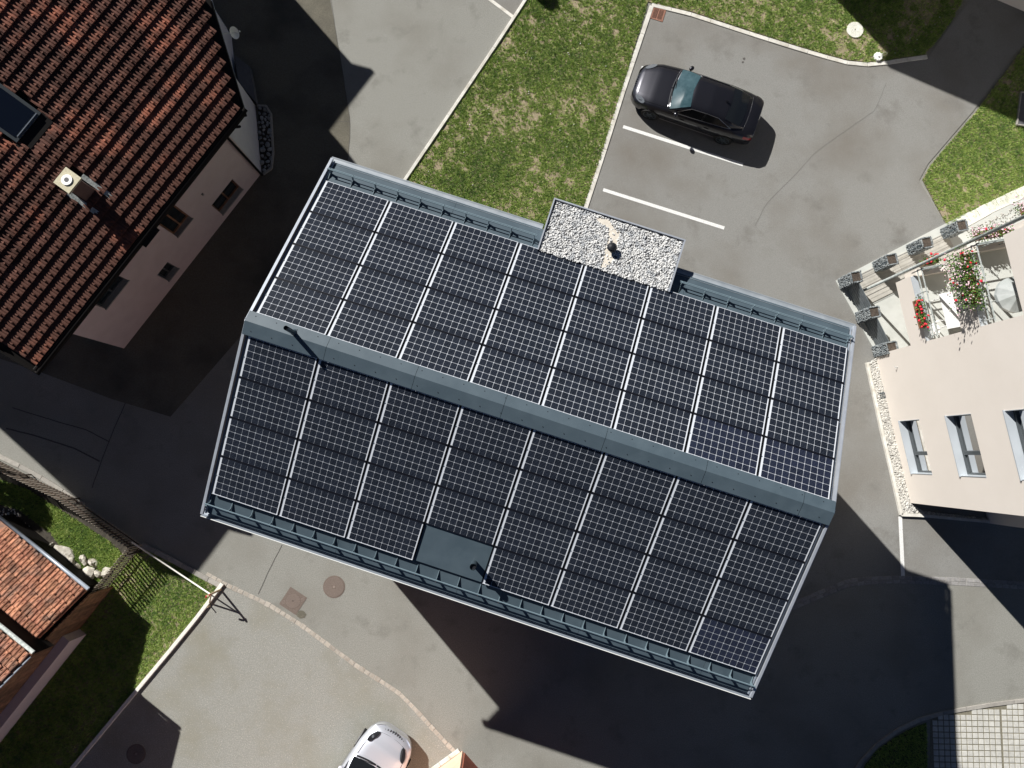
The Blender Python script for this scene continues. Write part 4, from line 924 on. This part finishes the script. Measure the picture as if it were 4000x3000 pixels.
# ---------------------------------------------------------------- cream apartment house, right
F0 = G(3359, 1141); F1 = G(3553, 1964); fd = (F1 - F0) / np.linalg.norm(F1 - F0); fo = np.array([-fd[1], fd[0], 0]); fo = fo if fo[0] < 0 else -fo   # fo points out of the facade
LF = 7.79
def FP(u, z, d=0.0): return F0 + fd * u + np.array([0, 0, z]) - fo * d        # d > 0: into the house
cream = thing('cream_house', 'cream rendered apartment house with corner balconies and deep windows', 'building', F0)
ZT = 9.4; fl_z = [(2.30, 3.18), (4.95, 5.80), (7.45, 8.3)]
win = [(4.85, 6.72, .60, 1.78), (4.82, 6.73, 3.27, 4.45), (4.82, 6.76, 5.90, 7.1)]
LU = 2.38
wall_open('wall', FP, LU, LF, -.05, ZT, win, .30, M['cream'], cream)
b = MB(); boxw(b, FP, LU, LF, 0, ZT, .6, 6.5); b.build('house_core', M['room'], cream)
b = MB(); b.quad(FP(LF, 0), FP(LF, ZT), FP(LF, ZT, 7), FP(LF, 0, 7)); b.build('south_wall', M['cream'], cream)
b = MB(); boxw(b, FP, -.15, LF + .15, ZT, ZT + .25, -.2, 7.2); b.build('roof', M['gravel'], cream)
LD = 2.3
for i, (z0, z1) in enumerate(fl_z):
    b = MB(); boxw(b, FP, .22, LU + .0, z0, z1, 0, .16); b.build('balcony_parapet', M['cream'], cream)
    b = MB(); boxw(b, FP, .0, .22, z0 + .0, z1 - .25, .35, LD); b.build('north_parapet', M['cream'], cream)
    b = MB(); boxw(b, FP, .22, LU, z0 + .02, z0 + .30, .162, LD); b.build('balcony_floor', M['terrace'], cream)
    b = MB(); boxw(b, FP, .24, LU, z1, z1 + .012, -.012, .20); b.build('parapet_cap', M['alu'], cream)
    b = MB(); boxw(b, FP, LU - .0, LU + .3, z0, z1 + 1.9, .02, LD); 
b = MB(); boxw(b, FP, LU + .002, LU + .25, 0, ZT, .002, LD + .3); b.build('balcony_side_wall', M['cream'], cream)
b = MB(); boxw(b, FP, -.0, LU, 0, ZT, LD, LD + .3); b.build('balcony_back_wall', M['cream'], cream)
b = MB(); boxw(b, FP, -.05, 9, 0, ZT, LD + .3, 6.9); b.build('rear_block', M['cream'], cream)
b = MB(); b.tube([FP(.0, 0, -.0), FP(.0, ZT)], .05, 10); b.build('corner_pipe', M['lead'], cream, smooth=True)
for (a, c_, d, e_) in win:
    b = MB(); boxw(b, FP, a + .05, c_ - .05, d + .05, e_ - .05, .26, .27); w = b.build('window', M['glass'], cream)
    m_ = w.data.materials[0]; w.data.materials[0] = M['paneclear'] if 'paneclear' in M else m_
    b = MB()
    mu = a + (c_ - a) * .64
    for q in ((a, a + .06, d, e_), (c_ - .06, c_, d, e_), (a + .06, c_ - .06, d, d + .10), (a + .06, c_ - .06, e_ - .06, e_), (mu - .06, mu + .06, d + .10, e_ - .06)): boxw(b, FP, *q, .20, .258)
    b.build('frame', M['frame'], w)
    b = MB(); b.quad(FP(a - .02, d + .0, -.05), FP(c_ + .02, d, -.05), FP(c_ + .02, d + .02, .20), FP(a - .02, d + .02, .20)); boxw(b, FP, a - .02, c_ + .02, d - .03, d - .002, -.05, .02); b.build('sill', M['alu'], w)
    for q in ((a - .008, a + .012), (c_ - .012, c_ + .008)):
        b = MB(); boxw(b, FP, *q, d, e_, -.012, .20); b.build('reveal_trim', M['alu'], w)
    cv = MB(); N = 30
    for k in range(N):
        u0, u1 = a + .55 + (c_ - a - .60) * k / N, a + .55 + (c_ - a - .60) * (k + 1) / N; y0, y1 = .40 + .06 * math.sin(k * 1.9), .40 + .06 * math.sin((k + 1) * 1.9)
        cv.quad(FP(u0, d, y0), FP(u1, d, y1), FP(u1, e_, y1), FP(u0, e_, y0))
    cv.build('curtain', M['curtain'], w, smooth=True)
# balcony railings (a long low frame over the parapet)
def railing(z, label):
    t = thing('balcony_railing', label, 'railing', FP(.3, z))
    for nm, zz in (('top_rail', z + .52), ('middle_rail', z + .30)):
        b = MB(); b.tube([FP(.12, zz, .06), FP(LU - .05, zz, .06)], .022, 6); b.tube([FP(.12, zz, .06), FP(.12, zz, LD - .3)], .022, 6); b.build(nm, M['lead'], t)
    for u in (.14, .85, 1.6, 2.25):
        b = MB(); b.tube([FP(u, z, .06), FP(u, z + .54, .06)], .018, 6); b.build('post', M['lead'], t)
    for d in (.7, 1.3, 1.9):
        b = MB(); b.tube([FP(.12, z - .3, d), FP(.12, z + .54, d)], .018, 6); b.build('post', M['lead'], t)
railing(3.19, 'grey balcony railing of the first floor beside the white table'); railing(5.81, 'grey balcony railing of the second floor beside the umbrella')
# flowers
def flowers(name, label, P0, P1, dn, n, hang, petals, w=.12, box=True):
    t = thing(name, label, 'flower box', P0)
    if box:
        b = MB(); c = (P0 + P1) / 2; L_ = np.linalg.norm(P1 - P0); ax = (P1 - P0) / L_
        b.box(c - [0, 0, .09], (L_, .17, .16), 0, (ax, np.cross([0, 0, 1.], ax), np.array([0, 0, 1.]))); b.build('box', M['wood'], t)
    k = rng.random(n)[:, None]; P = P0 * (1 - k) + P1 * k + rng.normal(0, 1, (n, 3)) * [w, w, .07] + [0, 0, .06]; h = rng.random(n) ** 2 * hang; P[:, 2] -= h; P += dn * (h[:, None] * .35)
    a = rng.normal(0, 1, (n, 3)); a /= np.linalg.norm(a, axis=1)[:, None]; b2 = np.cross(a, rng.normal(0, 1, (n, 3))); b2 /= np.linalg.norm(b2, axis=1)[:, None]; s_ = .03
    big_mesh('foliage', np.stack([P - a * s_, P + b2 * s_ * .7, P + a * s_, P - b2 * s_ * .7], 1).reshape(-1, 3), np.arange(4 * n).reshape(-1, 4), M['leaf'], t, tone=np.repeat(rng.random(n), 4), kind='stuff')
    for nm, mt_, cnt, sz in petals:
        k = rng.random(cnt)[:, None]; P = P0 * (1 - k) + P1 * k + rng.normal(0, 1, (cnt, 3)) * [w, w, .05] + [0, 0, .12]; h = rng.random(cnt) ** 1.3 * hang; P[:, 2] -= h; P += dn * (h[:, None] * .5 + .03)
        pebbles(nm, P, sz, M[mt_], t, flat=.7)
flowers('flower_box', 'red geraniums in a brown box on the first floor railing', FP(1.05, 3.42, -.10), FP(1.95, 3.42, -.10), fo, 420, .10, [('red_flower', 'petal', 26, .04)], .07)
flowers('flower_box', 'long box of trailing pink, white and red flowers on the second floor railing', FP(.30, 6.1, -.12), FP(1.75, 6.1, -.12), fo, 2600, .60, [('pink_flower', 'petalp', 150, .026), ('white_flower', 'peb', 40, .026), ('red_flower', 'petal', 26, .038)], .12)
flowers('flower_box', 'small clump of red geraniums at the house corner above the gabion walk', FP(-.12, 3.3, .45), FP(-.12, 3.3, .95), -fd, 260, .10, [('red_flower', 'petal', 14, .04)], .07)
flowers('flower_box', 'green plants with pink blossoms at the second floor corner', FP(-.15, 5.9, .5), FP(-.15, 5.9, 1.5), -fd, 700, .45, [('pink_flower', 'petalp', 150, .03), ('red_flower', 'petal', 8, .04)], .09)
flowers('flower_box', 'green plants with white blossoms along the upper right edge', FP(-.2, 8.0, .3), FP(-.2, 8.0, 1.9), -fd, 700, .5, [('pink_flower', 'petalp', 200, .03)], .10)
# table, chair, umbrella
tc = FP(1.55, 0, 1.05)[:2]; zf = 2.60
tb = thing('balcony_table', 'white table standing on the first floor balcony', 'table', (*tc, zf)); az_f = math.atan2(fd[1], fd[0])
MB().box((*tc, zf + .72), (1.15, .75, .03), az_f).build('tabletop', M['tablew'], tb)
for a, c_ in ((-1, -1), (1, -1), (1, 1), (-1, 1)):
    P = np.array([*tc, 0]) + fd * a * .46 + fo * c_ * .26; b = MB(); b.tube([(P[0], P[1], zf), (P[0], P[1], zf + .71)], .018, 6); b.build('leg', M['tablew'], tb)
cc_ = FP(2.05, 0, .42); ch_ = thing('balcony_chair', 'white curved garden chair beside the balcony table', 'chair', cc_ + [0, 0, zf])
MB().prism([(cc_[0] + .2 * math.cos(a), cc_[1] + .2 * math.sin(a)) for a in np.linspace(0, 6.28, 17)[:-1]], zf + .42, zf + .45).build('seat', M['tablew'], ch_)
for rr_, zz in ((.24, .80), (.21, .66)):
    b = MB(); b.tube([(cc_[0] + rr_ * math.cos(a), cc_[1] + rr_ * math.sin(a), zf + zz) for a in np.linspace(1.2, 4.4, 14)], .014, 6); b.build('backrest', M['tablew'], ch_)
for k in range(4):
    a = .8 + k * 1.57; b = MB(); b.tube([(cc_[0] + .2 * math.cos(a), cc_[1] + .2 * math.sin(a), zf), (cc_[0] + .18 * math.cos(a), cc_[1] + .18 * math.sin(a), zf + .43)], .012, 6); b.build('leg', M['tablew'], ch_)
zf2 = 5.25; uc = FP(1.72, 0, .72); um = thing('balcony_umbrella', 'pale grey parasol with faceted canopy on the second floor balcony', 'umbrella', uc + [0, 0, zf2])
b = MB(); b.tube([uc + [0, 0, zf2], uc + [0, 0, zf2 + 1.32]], .02, 8); b.build('pole', M['lead'], um)
b = MB(); top = uc + [0, 0, zf2 + 1.35]; rim = [uc + np.array([math.cos(a) * .50, math.sin(a) * .50, zf2 + 1.12 + .03 * (k % 2)]) for k, a in enumerate(np.linspace(0, 2 * math.pi, 17)[:-1])]
b.add([top] + rim, [(0, 1 + k, 1 + (k + 1) % 16) for k in range(16)]); b.add(rim + [r_ - [0, 0, .10] for r_ in rim], [(k, 16 + k, 16 + (k + 1) % 16, (k + 1) % 16) for k in range(16)]); b.build('canopy', M['umb'], um)
# terrace with gabion planters and slat screens
sheet('terrace', gp([(3262, 1098), (3640, 900), (3780, 830), (4100, 700), (4100, 1300), (3560, 1346), (3428, 1395)]), .05, M['terrace'], thick=.06)
gz = 1.02
def gabion(px, py, label, soil='ped'):
    c = G(px, py); t = thing('gabion_planter', label, 'planter', c, 0, 'stone filled gabion planters around the terrace'); s_ = .38
    MB().box(c + [0, 0, gz / 2 - .02], (s_ - .05, s_ - .05, gz - .08), az_f).build('core', M['stone'], t)
    pts = []
    while len(pts) < 760:
        p = rng.uniform(-1, 1, 3); k = rng.integers(0, 4); p[k % 2] = 1 if k < 2 else -1
        pts.append(p)
    pts = np.array(pts); W_ = np.c_[pts[:, 0:1] * s_ / 2 * fd[0] + pts[:, 1:2] * s_ / 2 * fo[0], pts[:, 0:1] * s_ / 2 * fd[1] + pts[:, 1:2] * s_ / 2 * fo[1], (pts[:, 2:3] + 1) / 2 * (gz - .04) + .02] + [c[0], c[1], 0]
    pebbles('gabion_stone', W_, .027, M['gabion'], t, flat=.9)
    MB().box(c + [0, 0, gz - .07], (s_ - .09, s_ - .09, .04), az_f).build('soil', M[soil], t)
    pw = rng.uniform(-1, 1, (70, 2)); m_ = np.abs(pw).argmax(1); pw[np.arange(70), m_] = np.sign(pw[np.arange(70), m_])
    W2 = np.c_[pw[:, 0:1] * s_ / 2.1 * fd[0] + pw[:, 1:2] * s_ / 2.1 * fo[0] + c[0], pw[:, 0:1] * s_ / 2.1 * fd[1] + pw[:, 1:2] * s_ / 2.1 * fo[1] + c[1], np.full((70, 1), gz - .03)]
    pebbles('rim_stone', W2, .028, M['gabion'], t)
    return c
gb = [gabion(*g) for g in ((3294, 1108, 'gabion planter at the outer terrace corner nearest the solar building'), (3428, 1042, 'second gabion planter along the top row, left of the house pipe'), (3560, 978, 'third gabion planter along the top row'),
      (3692, 914, 'gabion planter at the lawn tip, last of the top row'), (3362, 1240, 'gabion planter in the middle of the terrace left side'), (3428, 1372, 'gabion planter touching the cream wall at the gravel strip'))]
def screen(a, c_, label, sun=True):
    d = c_ - a; L_ = np.linalg.norm(d) - .36; t_ = d / np.linalg.norm(d); m_ = (a + c_) / 2; az = math.atan2(t_[1], t_[0]); t = thing('wire_rail' if sun else 'slat_screen', label, 'rail' if sun else 'screen', m_, az, 'wire rails between the gabions' if sun else 'slat screens between the gabions')
    s_ = MB().box((0, 0, 0), (L_, .022, .105)); me = meshdata('slat', s_.v, s_.f, M['slatd'])
    if sun:
        for k in range(4):
            zz = .2 + k * .25; b = MB(); b.tube([m_ - t_ * L_ / 2 + [0, 0, zz], m_ + t_ * L_ / 2 + [0, 0, zz]], .007, 5); b.build('wire', M['metald'], t)
    for k in range(0 if sun else 7): inst('slat', me, Matrix.Translation((m_[0], m_[1], .14 + k * .128)) @ Matrix.Rotation(az, 4, 'Z') @ Matrix.Rotation(.0, 4, 'X'), t)
    for s2 in (-1, 1): P = m_ + t_ * s2 * (L_ / 2 - .02); MB().box((P[0], P[1], .5), (.03, .05, .98), az).build('post', M['metald'], t)
screen(gb[0], gb[1], 'thin wire rail between the outer corner gabion and the second one'); screen(gb[1], gb[2], 'thin wire rail between the second and third gabions of the top row'); screen(gb[2], gb[3], 'thin wire rail reaching the lawn tip gabion')
screen(gb[0], gb[4], 'shaded slat screen on the left side nearest the outer corner', False); screen(gb[4], gb[5], 'shaded slat screen on the left side nearest the gravel strip', False)
dk = thing('terrace_deck', 'pale plank deck running along the top row of gabions', 'deck', G(3500, 1030)); dd = gb[3] - gb[0]; Ld = np.linalg.norm(dd); td = dd / Ld; nd = np.array([td[1], -td[0], 0])
s_ = MB().box((0, 0, 0), (Ld / 2 - .01, .132, .03)); pme2 = meshdata('plank', s_.v, s_.f, M['slat'])
for k in range(8):
    for h2 in (.25, .75):
        P = gb[0] + td * Ld * h2 + nd * (.02 + k * .142); inst('plank', pme2, Matrix.Translation((P[0], P[1], .068 + random.uniform(-.002, .002))) @ Matrix.Rotation(math.atan2(td[1], td[0]), 4, 'Z'), dk)
# pale path slabs and gravel north of the terrace
kerb('terrace_path', gp([(3745, 880), (3860, 815), (4010, 745)]), .42, .07, .45, M['conc'], part='path_slab', wj=.03)
g5 = gp([(3760, 905), (4060, 765), (4060, 810), (3790, 940)]); pebbles('pale_gravel', np.c_[(q := rand_in(g5, 900)), np.full(len(q), .07)], .03, M['peb'])
tag(bpy.data.objects['pale_gravel'], 'pale gravel strip beside the path slabs at the right edge', 'gravel')
# gravel strip in front of the facade
gs = gp([(3392, 1420), (3424, 1398), (3553, 1966), (3600, 1998), (4060, 2048), (4060, 2060), (3590, 2008), (3522, 2004)])
gkk = gp([(3383, 1417), (3440, 1680), (3480, 1850), (3516, 2010), (3590, 2013), (3800, 2032), (4080, 2056)])
gt = thing('gravel_strip', 'strip of pale pebbles with white kerb at the foot of the cream facade', 'gravel strip', G(3450, 1700))
b = MB(); b.prism([p[:2] for p in gs], 0, .03); b.build('bed', M['gravelb'], gt)
strip('rim', gkk, .10, .11, M['kerb'], gt, z0=0)
q = rand_in(gs, 42000)[:3600]
pebbles('pebble', np.c_[q, .035 + .03 * rng.random(len(q))], .038, M['peb'], gt)
b = MB(); b.box(G(3447, 1545, .06), (.22, .22, .02), az_f); 
for k in range(5): b.box(G(3447, 1545, .08) + fd * (-.08 + k * .04), (.012, .2, .02), az_f)
o = b.build('vent_grate', M['metald']); tag(o, 'small dark grate among the pebbles by the cream facade', 'grate')
b = MB(); P = FP(2.98, 1.25, 0); b.tube([P, P + fo * .09], .012, 6); b.tube([P + fo * .09, P + fo * .09 + fd * -.06], .01, 6); b.build('wall_tap', M['lead'], cream)
# framed pit at the right edge
pp = gp([(3990, 358), (4090, 372), (4085, 500), (3974, 486)], .12); t = thing('light_well', 'dark framed pit cover in the shaded lawn at the right edge', 'pit cover', G(4030, 420))
b = MB(); b.prism([p[:2] for p in pp], 0, .09); b.build('cover', M['canopy'], t); strip('frame', pp + [pp[0]], .04, .13, M['kerbgrey'], t, z0=0)

# ---------------------------------------------------------------- cars
def car(name, label, nose_c, ang, L_, Wd, paint, sedan=True, wind='windsh', zs=1.0):
    t = thing(name, label, 'car', nose_c, ang)
    c = np.array([nose_c[0], nose_c[1], 0.0]); ux = np.array([math.cos(ang), math.sin(ang), 0]); uy = np.array([-ux[1], ux[0], 0])
    def P(x, y, z): return c + ux * x + uy * y + np.array([0, 0, z * zs])
    hl, hw = L_ / 2, Wd / 2
    xs = np.interp(np.linspace(0, 1, 49), [0, .04, .1, .9, .96, 1], [-hl, -hl + .05, -hl + .25, hl - .3, hl - .06, hl])
    def wid(x): return hw * np.interp(x, [-hl, -hl + .06, -hl + .2, -hl + .6, -hl + 1.3, hl - 1.5, hl - .75, hl - .38, hl - .16, hl - .04, hl], [.70, .82, .90, .955, 1, 1, .975, .90, .78, .62, .48])
    def zt(x): return np.interp(x, [-hl, -hl + .05, -hl + .3, -1.55, -1.0, .9, 1.15, 1.6, hl - .45, hl - .15, hl], [.72, .91, .97, 1.01, 1.02, .965, .94, .88, .79, .69, .56])
    RWh = .335; wx = (L_ * .5 - .90, -(L_ * .5 - .98)); V = []; 
    for x in xs:
        w, z = wid(x), zt(x); row = [(.80, .22), (.97, .30), (1.0, .52), (.985, max(.62, z - .20)), (.94, z - .07), (.84, z - .012), (.5, z + .018), (0, z + .03)]
        rr = []
        for k, (fy, zz) in enumerate(row):
            zz = min(zz, z + .03) if k > 2 else zz
            if k <= 2:
                for q in wx:
                    dx = abs(x - q)
                    if dx < RWh + .04: zz = max(zz, math.sqrt((RWh + .05) ** 2 - dx * dx) + .31)
            rr.append((fy * w, zz))
        V.append([(x, -y, z2) for y, z2 in rr] + [(x, y, z2) for y, z2 in rr[-2::-1]])
    n = len(V[0]); b = MB(lambda v: P(*v)); vs = [v for r_ in V for v in r_]
    fs = [(i * n + k, (i + 1) * n + k, (i + 1) * n + k + 1, i * n + k + 1) for i in range(len(V) - 1) for k in range(n - 1)]
    fs += [tuple(range(n))[::-1], tuple(range((len(V) - 1) * n, len(V) * n))]
    b.add(vs, fs); body = b.build('body', M[paint], t, smooth=True)
    try:
        md = body.modifiers.new('es', 'EDGE_SPLIT'); md.split_angle = R(50)
    except Exception: pass
    # cabin surface
    xw0, xw1, xr1, xr0 = (.98, .22, -1.10, -1.86) if sedan else (1.05, .10, -1.2, -1.7)
    def ctop(x): return np.interp(x, [xr0, xr1 - .30, xr1, -.45, xw1, xw1 + .3, xw0], [1.02, 1.235, 1.32, 1.365, 1.335, 1.225, .965])
    def S(x, v, off=0.0):   # v 0..1 : belt to roof edge, 1..2 roof edge to centre
        zb = zt(x) - .03; ztp = max(ctop(x), zb + .004); wb = wid(x) * np.interp(x, [xr0, xr0 + .5, 0, xw0 - .1, xw0], [.70, .84, .90, .89, .84]); wr = hw * np.interp(x, [xr0, xr1, -.4, xw1, xw0], [.60, .635, .655, .65, .80])
        wr = min(wr, wb); f = (ztp - zb) / .42; wr = wb + (wr - wb) * min(1, max(f, 0)); ze = ztp - .055 * min(1, max(f, 0))
        if v <= 1: y = wb + (wr - wb) * (v ** 1.15); z = zb + (ze - zb) * v; y += .0
        else: k = v - 1; y = wr * (1 - k); z = ze + (ztp - ze) * math.sin(k * math.pi / 2)
        return x, y + (off if v <= 1 else off * .2 * (2 - v)), z + (off if v > 1 else off * .3)
    def patch(nm, x0, x1, v0, v1, nx, nv, mt_, off, sides, full=False, shape=None, parent=t):
        b = MB(lambda v: P(*v)); X_ = np.linspace(x0, x1, nx)
        vv = [v0 + (v1 - v0) * k / nv for k in range(nv + 1)]
        def pt(x, v, s_):
            x_, y, z = S(x, v, off); return (x_, s_ * y, z)
        if full: cols = [(v, -1) for v in vv] + [(v, 1) for v in vv[::-1][1:]]
        else: cols = [(v, sides) for v in vv]
        g = [[pt(x if shape is None else shape(x, v), v, s_) for v, s_ in cols] for x in X_]; m_ = len(cols)
        fs = [(i * m_ + k, (i + 1) * m_ + k, (i + 1) * m_ + k + 1, i * m_ + k + 1) for i in range(nx - 1) for k in range(m_ - 1)]
        if not full and sides > 0: fs = [f[::-1] for f in fs]
        b.add([q for r_ in g for q in r_], fs); return b.build(nm, M[mt_], parent, smooth=True)
    patch('cabin', xr0, xw0, 0, 2, 40, 7, paint, 0, 1, True)
    ws = patch('windscreen', xw1 + .03, xw0 - .05, 1.03, 2, 14, 8, wind, .008, 1, True, shape=lambda x, v: x + (.09 * (v - 1.0) - .05) * 1.0 if True else x)
    patch('rear_window', xr0 + .12, xr1 - .02, 1.04, 2, 12, 8, 'carglass', .008, 1, True, shape=lambda x, v: x - (.07 * (v - 1.0) - .03))
    for s_ in (-1, 1):
        def shp(x, v): 
            f_ = (x - (xr0 + .55)) / ((xw0 - .28) - (xr0 + .55)); x0_ = xr0 + .42 + .62 * v; x1_ = xw0 - .22 - .70 * v; return x0_ + (x1_ - x0_) * f_
        sw = patch('side_window', xr0 + .55, xw0 - .28, .10, .90, 26, 4, 'carglass', .010, s_, shape=shp)
        b = MB(lambda v: P(*v)); loop = [S(shp(x, .08), .08, .018) for x in np.linspace(xr0 + .5, xw0 - .26, 22)] + [S(shp(x, .93), .93, .018) for x in np.linspace(xw0 - .26, xr0 + .5, 22)]
        loop.append(loop[0]); b.tube([(x, s_ * y, z) for x, y, z in loop], .009, 4, caps=False); b.build('window_trim', M['chrome'], sw)
        b = MB(lambda v: P(*v)); x_ = -.35; q0 = S(x_, .1, .014); q1 = S(x_ - .06, .9, .014); b.hexa([(q0[0] - .035, s_ * q0[1], q0[2]), (q0[0] + .035, s_ * q0[1], q0[2]), (q0[0] + .035, s_ * (q0[1] - .02), q0[2]), (q0[0] - .035, s_ * (q0[1] - .02), q0[2]), (q1[0] - .03, s_ * q1[1], q1[2]), (q1[0] + .03, s_ * q1[1], q1[2]), (q1[0] + .03, s_ * (q1[1] - .02), q1[2]), (q1[0] - .03, s_ * (q1[1] - .02), q1[2])]); b.build('window_pillar', M['black'], sw)
        # mirror
        b = MB(lambda v: P(*v)); m0 = .60 if sedan else .42; v_, f_ = [], []
        for i_ in range(9):
            th = math.pi * i_ / 8
            for j_ in range(10):
                ph = 2 * math.pi * j_ / 10; v_.append((m0 + .085 * math.sin(th) * math.cos(ph) - .02 * math.cos(th), s_ * (hw - .005 + .10 * math.cos(th)), 1.03 + .07 * math.sin(th) * math.sin(ph)))
        f_ = [(i_ * 10 + j_, i_ * 10 + (j_ + 1) % 10, (i_ + 1) * 10 + (j_ + 1) % 10, (i_ + 1) * 10 + j_) for i_ in range(8) for j_ in range(10)]
        b.add(v_, f_); mr = b.build('mirror', M[paint], t, smooth=True)
        b = MB(lambda v: P(*v)); b.tube([(m0 + .02, s_ * (hw * .88), .97), (m0, s_ * (hw + .03), 1.01)], .022, 6); b.build('mirror_arm', M['black'], mr)
        for q in wx:
            b = MB(lambda v: P(*v)); b.tube([(q, s_ * (hw - .20), .335), (q, s_ * (hw + .004), .335)], .335, 26); wh = b.build('wheel', M['tyre'], t)
            b = MB(lambda v: P(*v)); b.tube([(q, s_ * (hw - .02), .335), (q, s_ * (hw + .010), .335)], .12, 14); b.build('hub', M['metald'], wh)
            b = MB(lambda v: P(*v))
            for k in range(7): a = k * 2 * math.pi / 7; b.tube([(q + .06 * math.cos(a), s_ * (hw + .007), .335 + .06 * math.sin(a)), (q + .23 * math.cos(a), s_ * (hw + .007), .335 + .23 * math.sin(a))], .018, 4)
            b.tube([(q + .235 * math.cos(a), s_ * (hw + .006), .335 + .235 * math.sin(a)) for a in np.linspace(0, 2 * math.pi, 25)], .014, 4); b.build('rim', M['chrome'] if not sedan else M['metald'], wh)
        # lamps
        def lampshape(cx_, cy_, la, lb, rot, lift):
            b = MB(lambda v: P(*v)); v_ = []
            for k in range(20):
                a_ = 2 * math.pi * k / 20; px_ = la * math.cos(a_); py_ = lb * math.sin(a_); x = cx_ + px_ * math.cos(rot) - py_ * math.sin(rot); y = cy_ + px_ * math.sin(rot) + py_ * math.cos(rot)
                w = wid(min(x, hl - .02)); y = min(y, w * .975); fy = y / w; z = np.interp(fy, [0, .5, .84, .94, .985], [.03, .018, -.012, -.07, -.20]) + zt(min(x, hl - .02)); v_.append((x, s_ * y, z + lift))
            b.add(v_, [tuple(range(20)) if s_ > 0 else tuple(range(20))[::-1]]); return b
        lm = lampshape(hl - (.36 if sedan else .40), wid(hl - .36) * (.80 if sedan else .70), .22, .085, -.55, .022 if sedan else .045).build('headlight', M['headl'] if sedan else M['black'], t)
        if not sedan: lampshape(hl - .42, wid(hl - .36) * .72, .045, .04, .3, .055).build('lamp_lens', M['headl'], lm)
        b = MB(lambda v: P(*v)); X_ = np.linspace(-hl + .02, -hl + .38, 7); pa = []; pb_ = []
        for x in X_: w = wid(x); z = zt(x); pa.append((x, s_ * (w * .988 + .008), z - .20)); pb_.append((x, s_ * (w * .95 + .006), z - .075))
        b.add(pa + pb_, [(k, k + 1, 8 + k, 7 + k) if s_ < 0 else (7 + k, 8 + k, k + 1, k) for k in range(6)]); b.build('tail_light', M['taill'], t, smooth=True)
        b = MB(lambda v: P(*v)); b.tube([(x, s_ * (wid(x) * 1.0 + .004), .36) for x in np.linspace(-hl + 1.35, hl - 1.28, 14)], .012, 4); b.build('sill_trim', M['chrome'], t)
        for x in (.32, -.62): b = MB(lambda v: P(*v)); b.tube([(x - .09, s_ * (hw * .985 + .012), .80), (x + .09, s_ * (hw * .985 + .012), .80)], .014, 6); b.build('door_handle', M[paint], t)
        # shut lines of hood and boot
        b = MB(lambda v: P(*v)); b.tube([(x, s_ * wid(x) * .80, zt(x) + .002) for x in np.linspace(xw0 - .02, hl - .42, 10)], .006, 4); b.build('hood_gap', M['black'], t)
    b = MB(lambda v: P(*v)); b.tube([(hl - .16 - .16 * (y / hw) ** 2 * 1.6, y, zt(hl - .16 - .16 * (y / hw) ** 2 * 1.6) + .022 - .06 * (abs(y) / hw) ** 2) for y in np.linspace(-hw * .62, hw * .62, 14)], .007, 4); b.build('hood_gap', M['black'], t)
    b = MB(lambda v: P(*v)); b.tube([(xr0 - .06 + .10 * (y / hw) ** 2, y, zt(xr0) + .022) for y in np.linspace(-hw * .72, hw * .72, 12)], .006, 4); b.build('boot_gap', M['black'], t)
    b = MB(lambda v: P(*v)); 
    for s_ in (-1, 1):
        b.tube([(xw0 + .04 - .16 * (y / hw) ** 2, y, zt(xw0) + .032) for y in np.linspace(s_ * .02, s_ * hw * .78, 8)], .03, 4)
    b.build('cowl', M['black'], t)
    for y0, y1 in ((.05, .58), (-.55, -.02)): b = MB(lambda v: P(*v)); b.tube([(xw0 + .03, y0, zt(xw0) + .055), (xw0 - .06, y1, zt(xw0) + .075)], .012, 4); b.build('wiper', M['black'], t)
    b = MB(lambda v: P(*v)); 
    for k in range(9): y = -.36 + k * .09; b.box((hl - .03 - .10 * (y / .4) ** 2, y, .60), (.07, .025, .10))
    b.build('grille', M['black'], t, kind='stuff'); 
    b = MB(lambda v: P(*v)); b.prism([(-1.02, -.02), (-.92, -.02), (-.90, 0), (-.92, .02), (-1.02, .02)], 1.38, 1.43); b.build('roof_antenna', M[paint], t)
    b = MB(lambda v: P(*v)); b.box((0, 0, .27), (L_ * .8, Wd * .8, .12)); b.build('underbody', M['black'], t)
    return t
ca = R(160.4); cpos = (G(2466, 372, .55) + G(2975, 545, .8)) / 2
car('parked_car', 'black sedan parked in the marked bay of the parking lot', (7.08, 12.98, 0), ca, 4.74, 1.88, 'carblack', zs=.92)
na = R(57); npos = G(1549, 2857, .5)
car('parked_car', 'silver car entering the courtyard from the bottom edge', (npos[0] - math.cos(na) * 2.15, npos[1] - math.sin(na) * 2.15, 0), na, 4.3, 1.86, 'carsilver', sedan=False, wind='carglass')
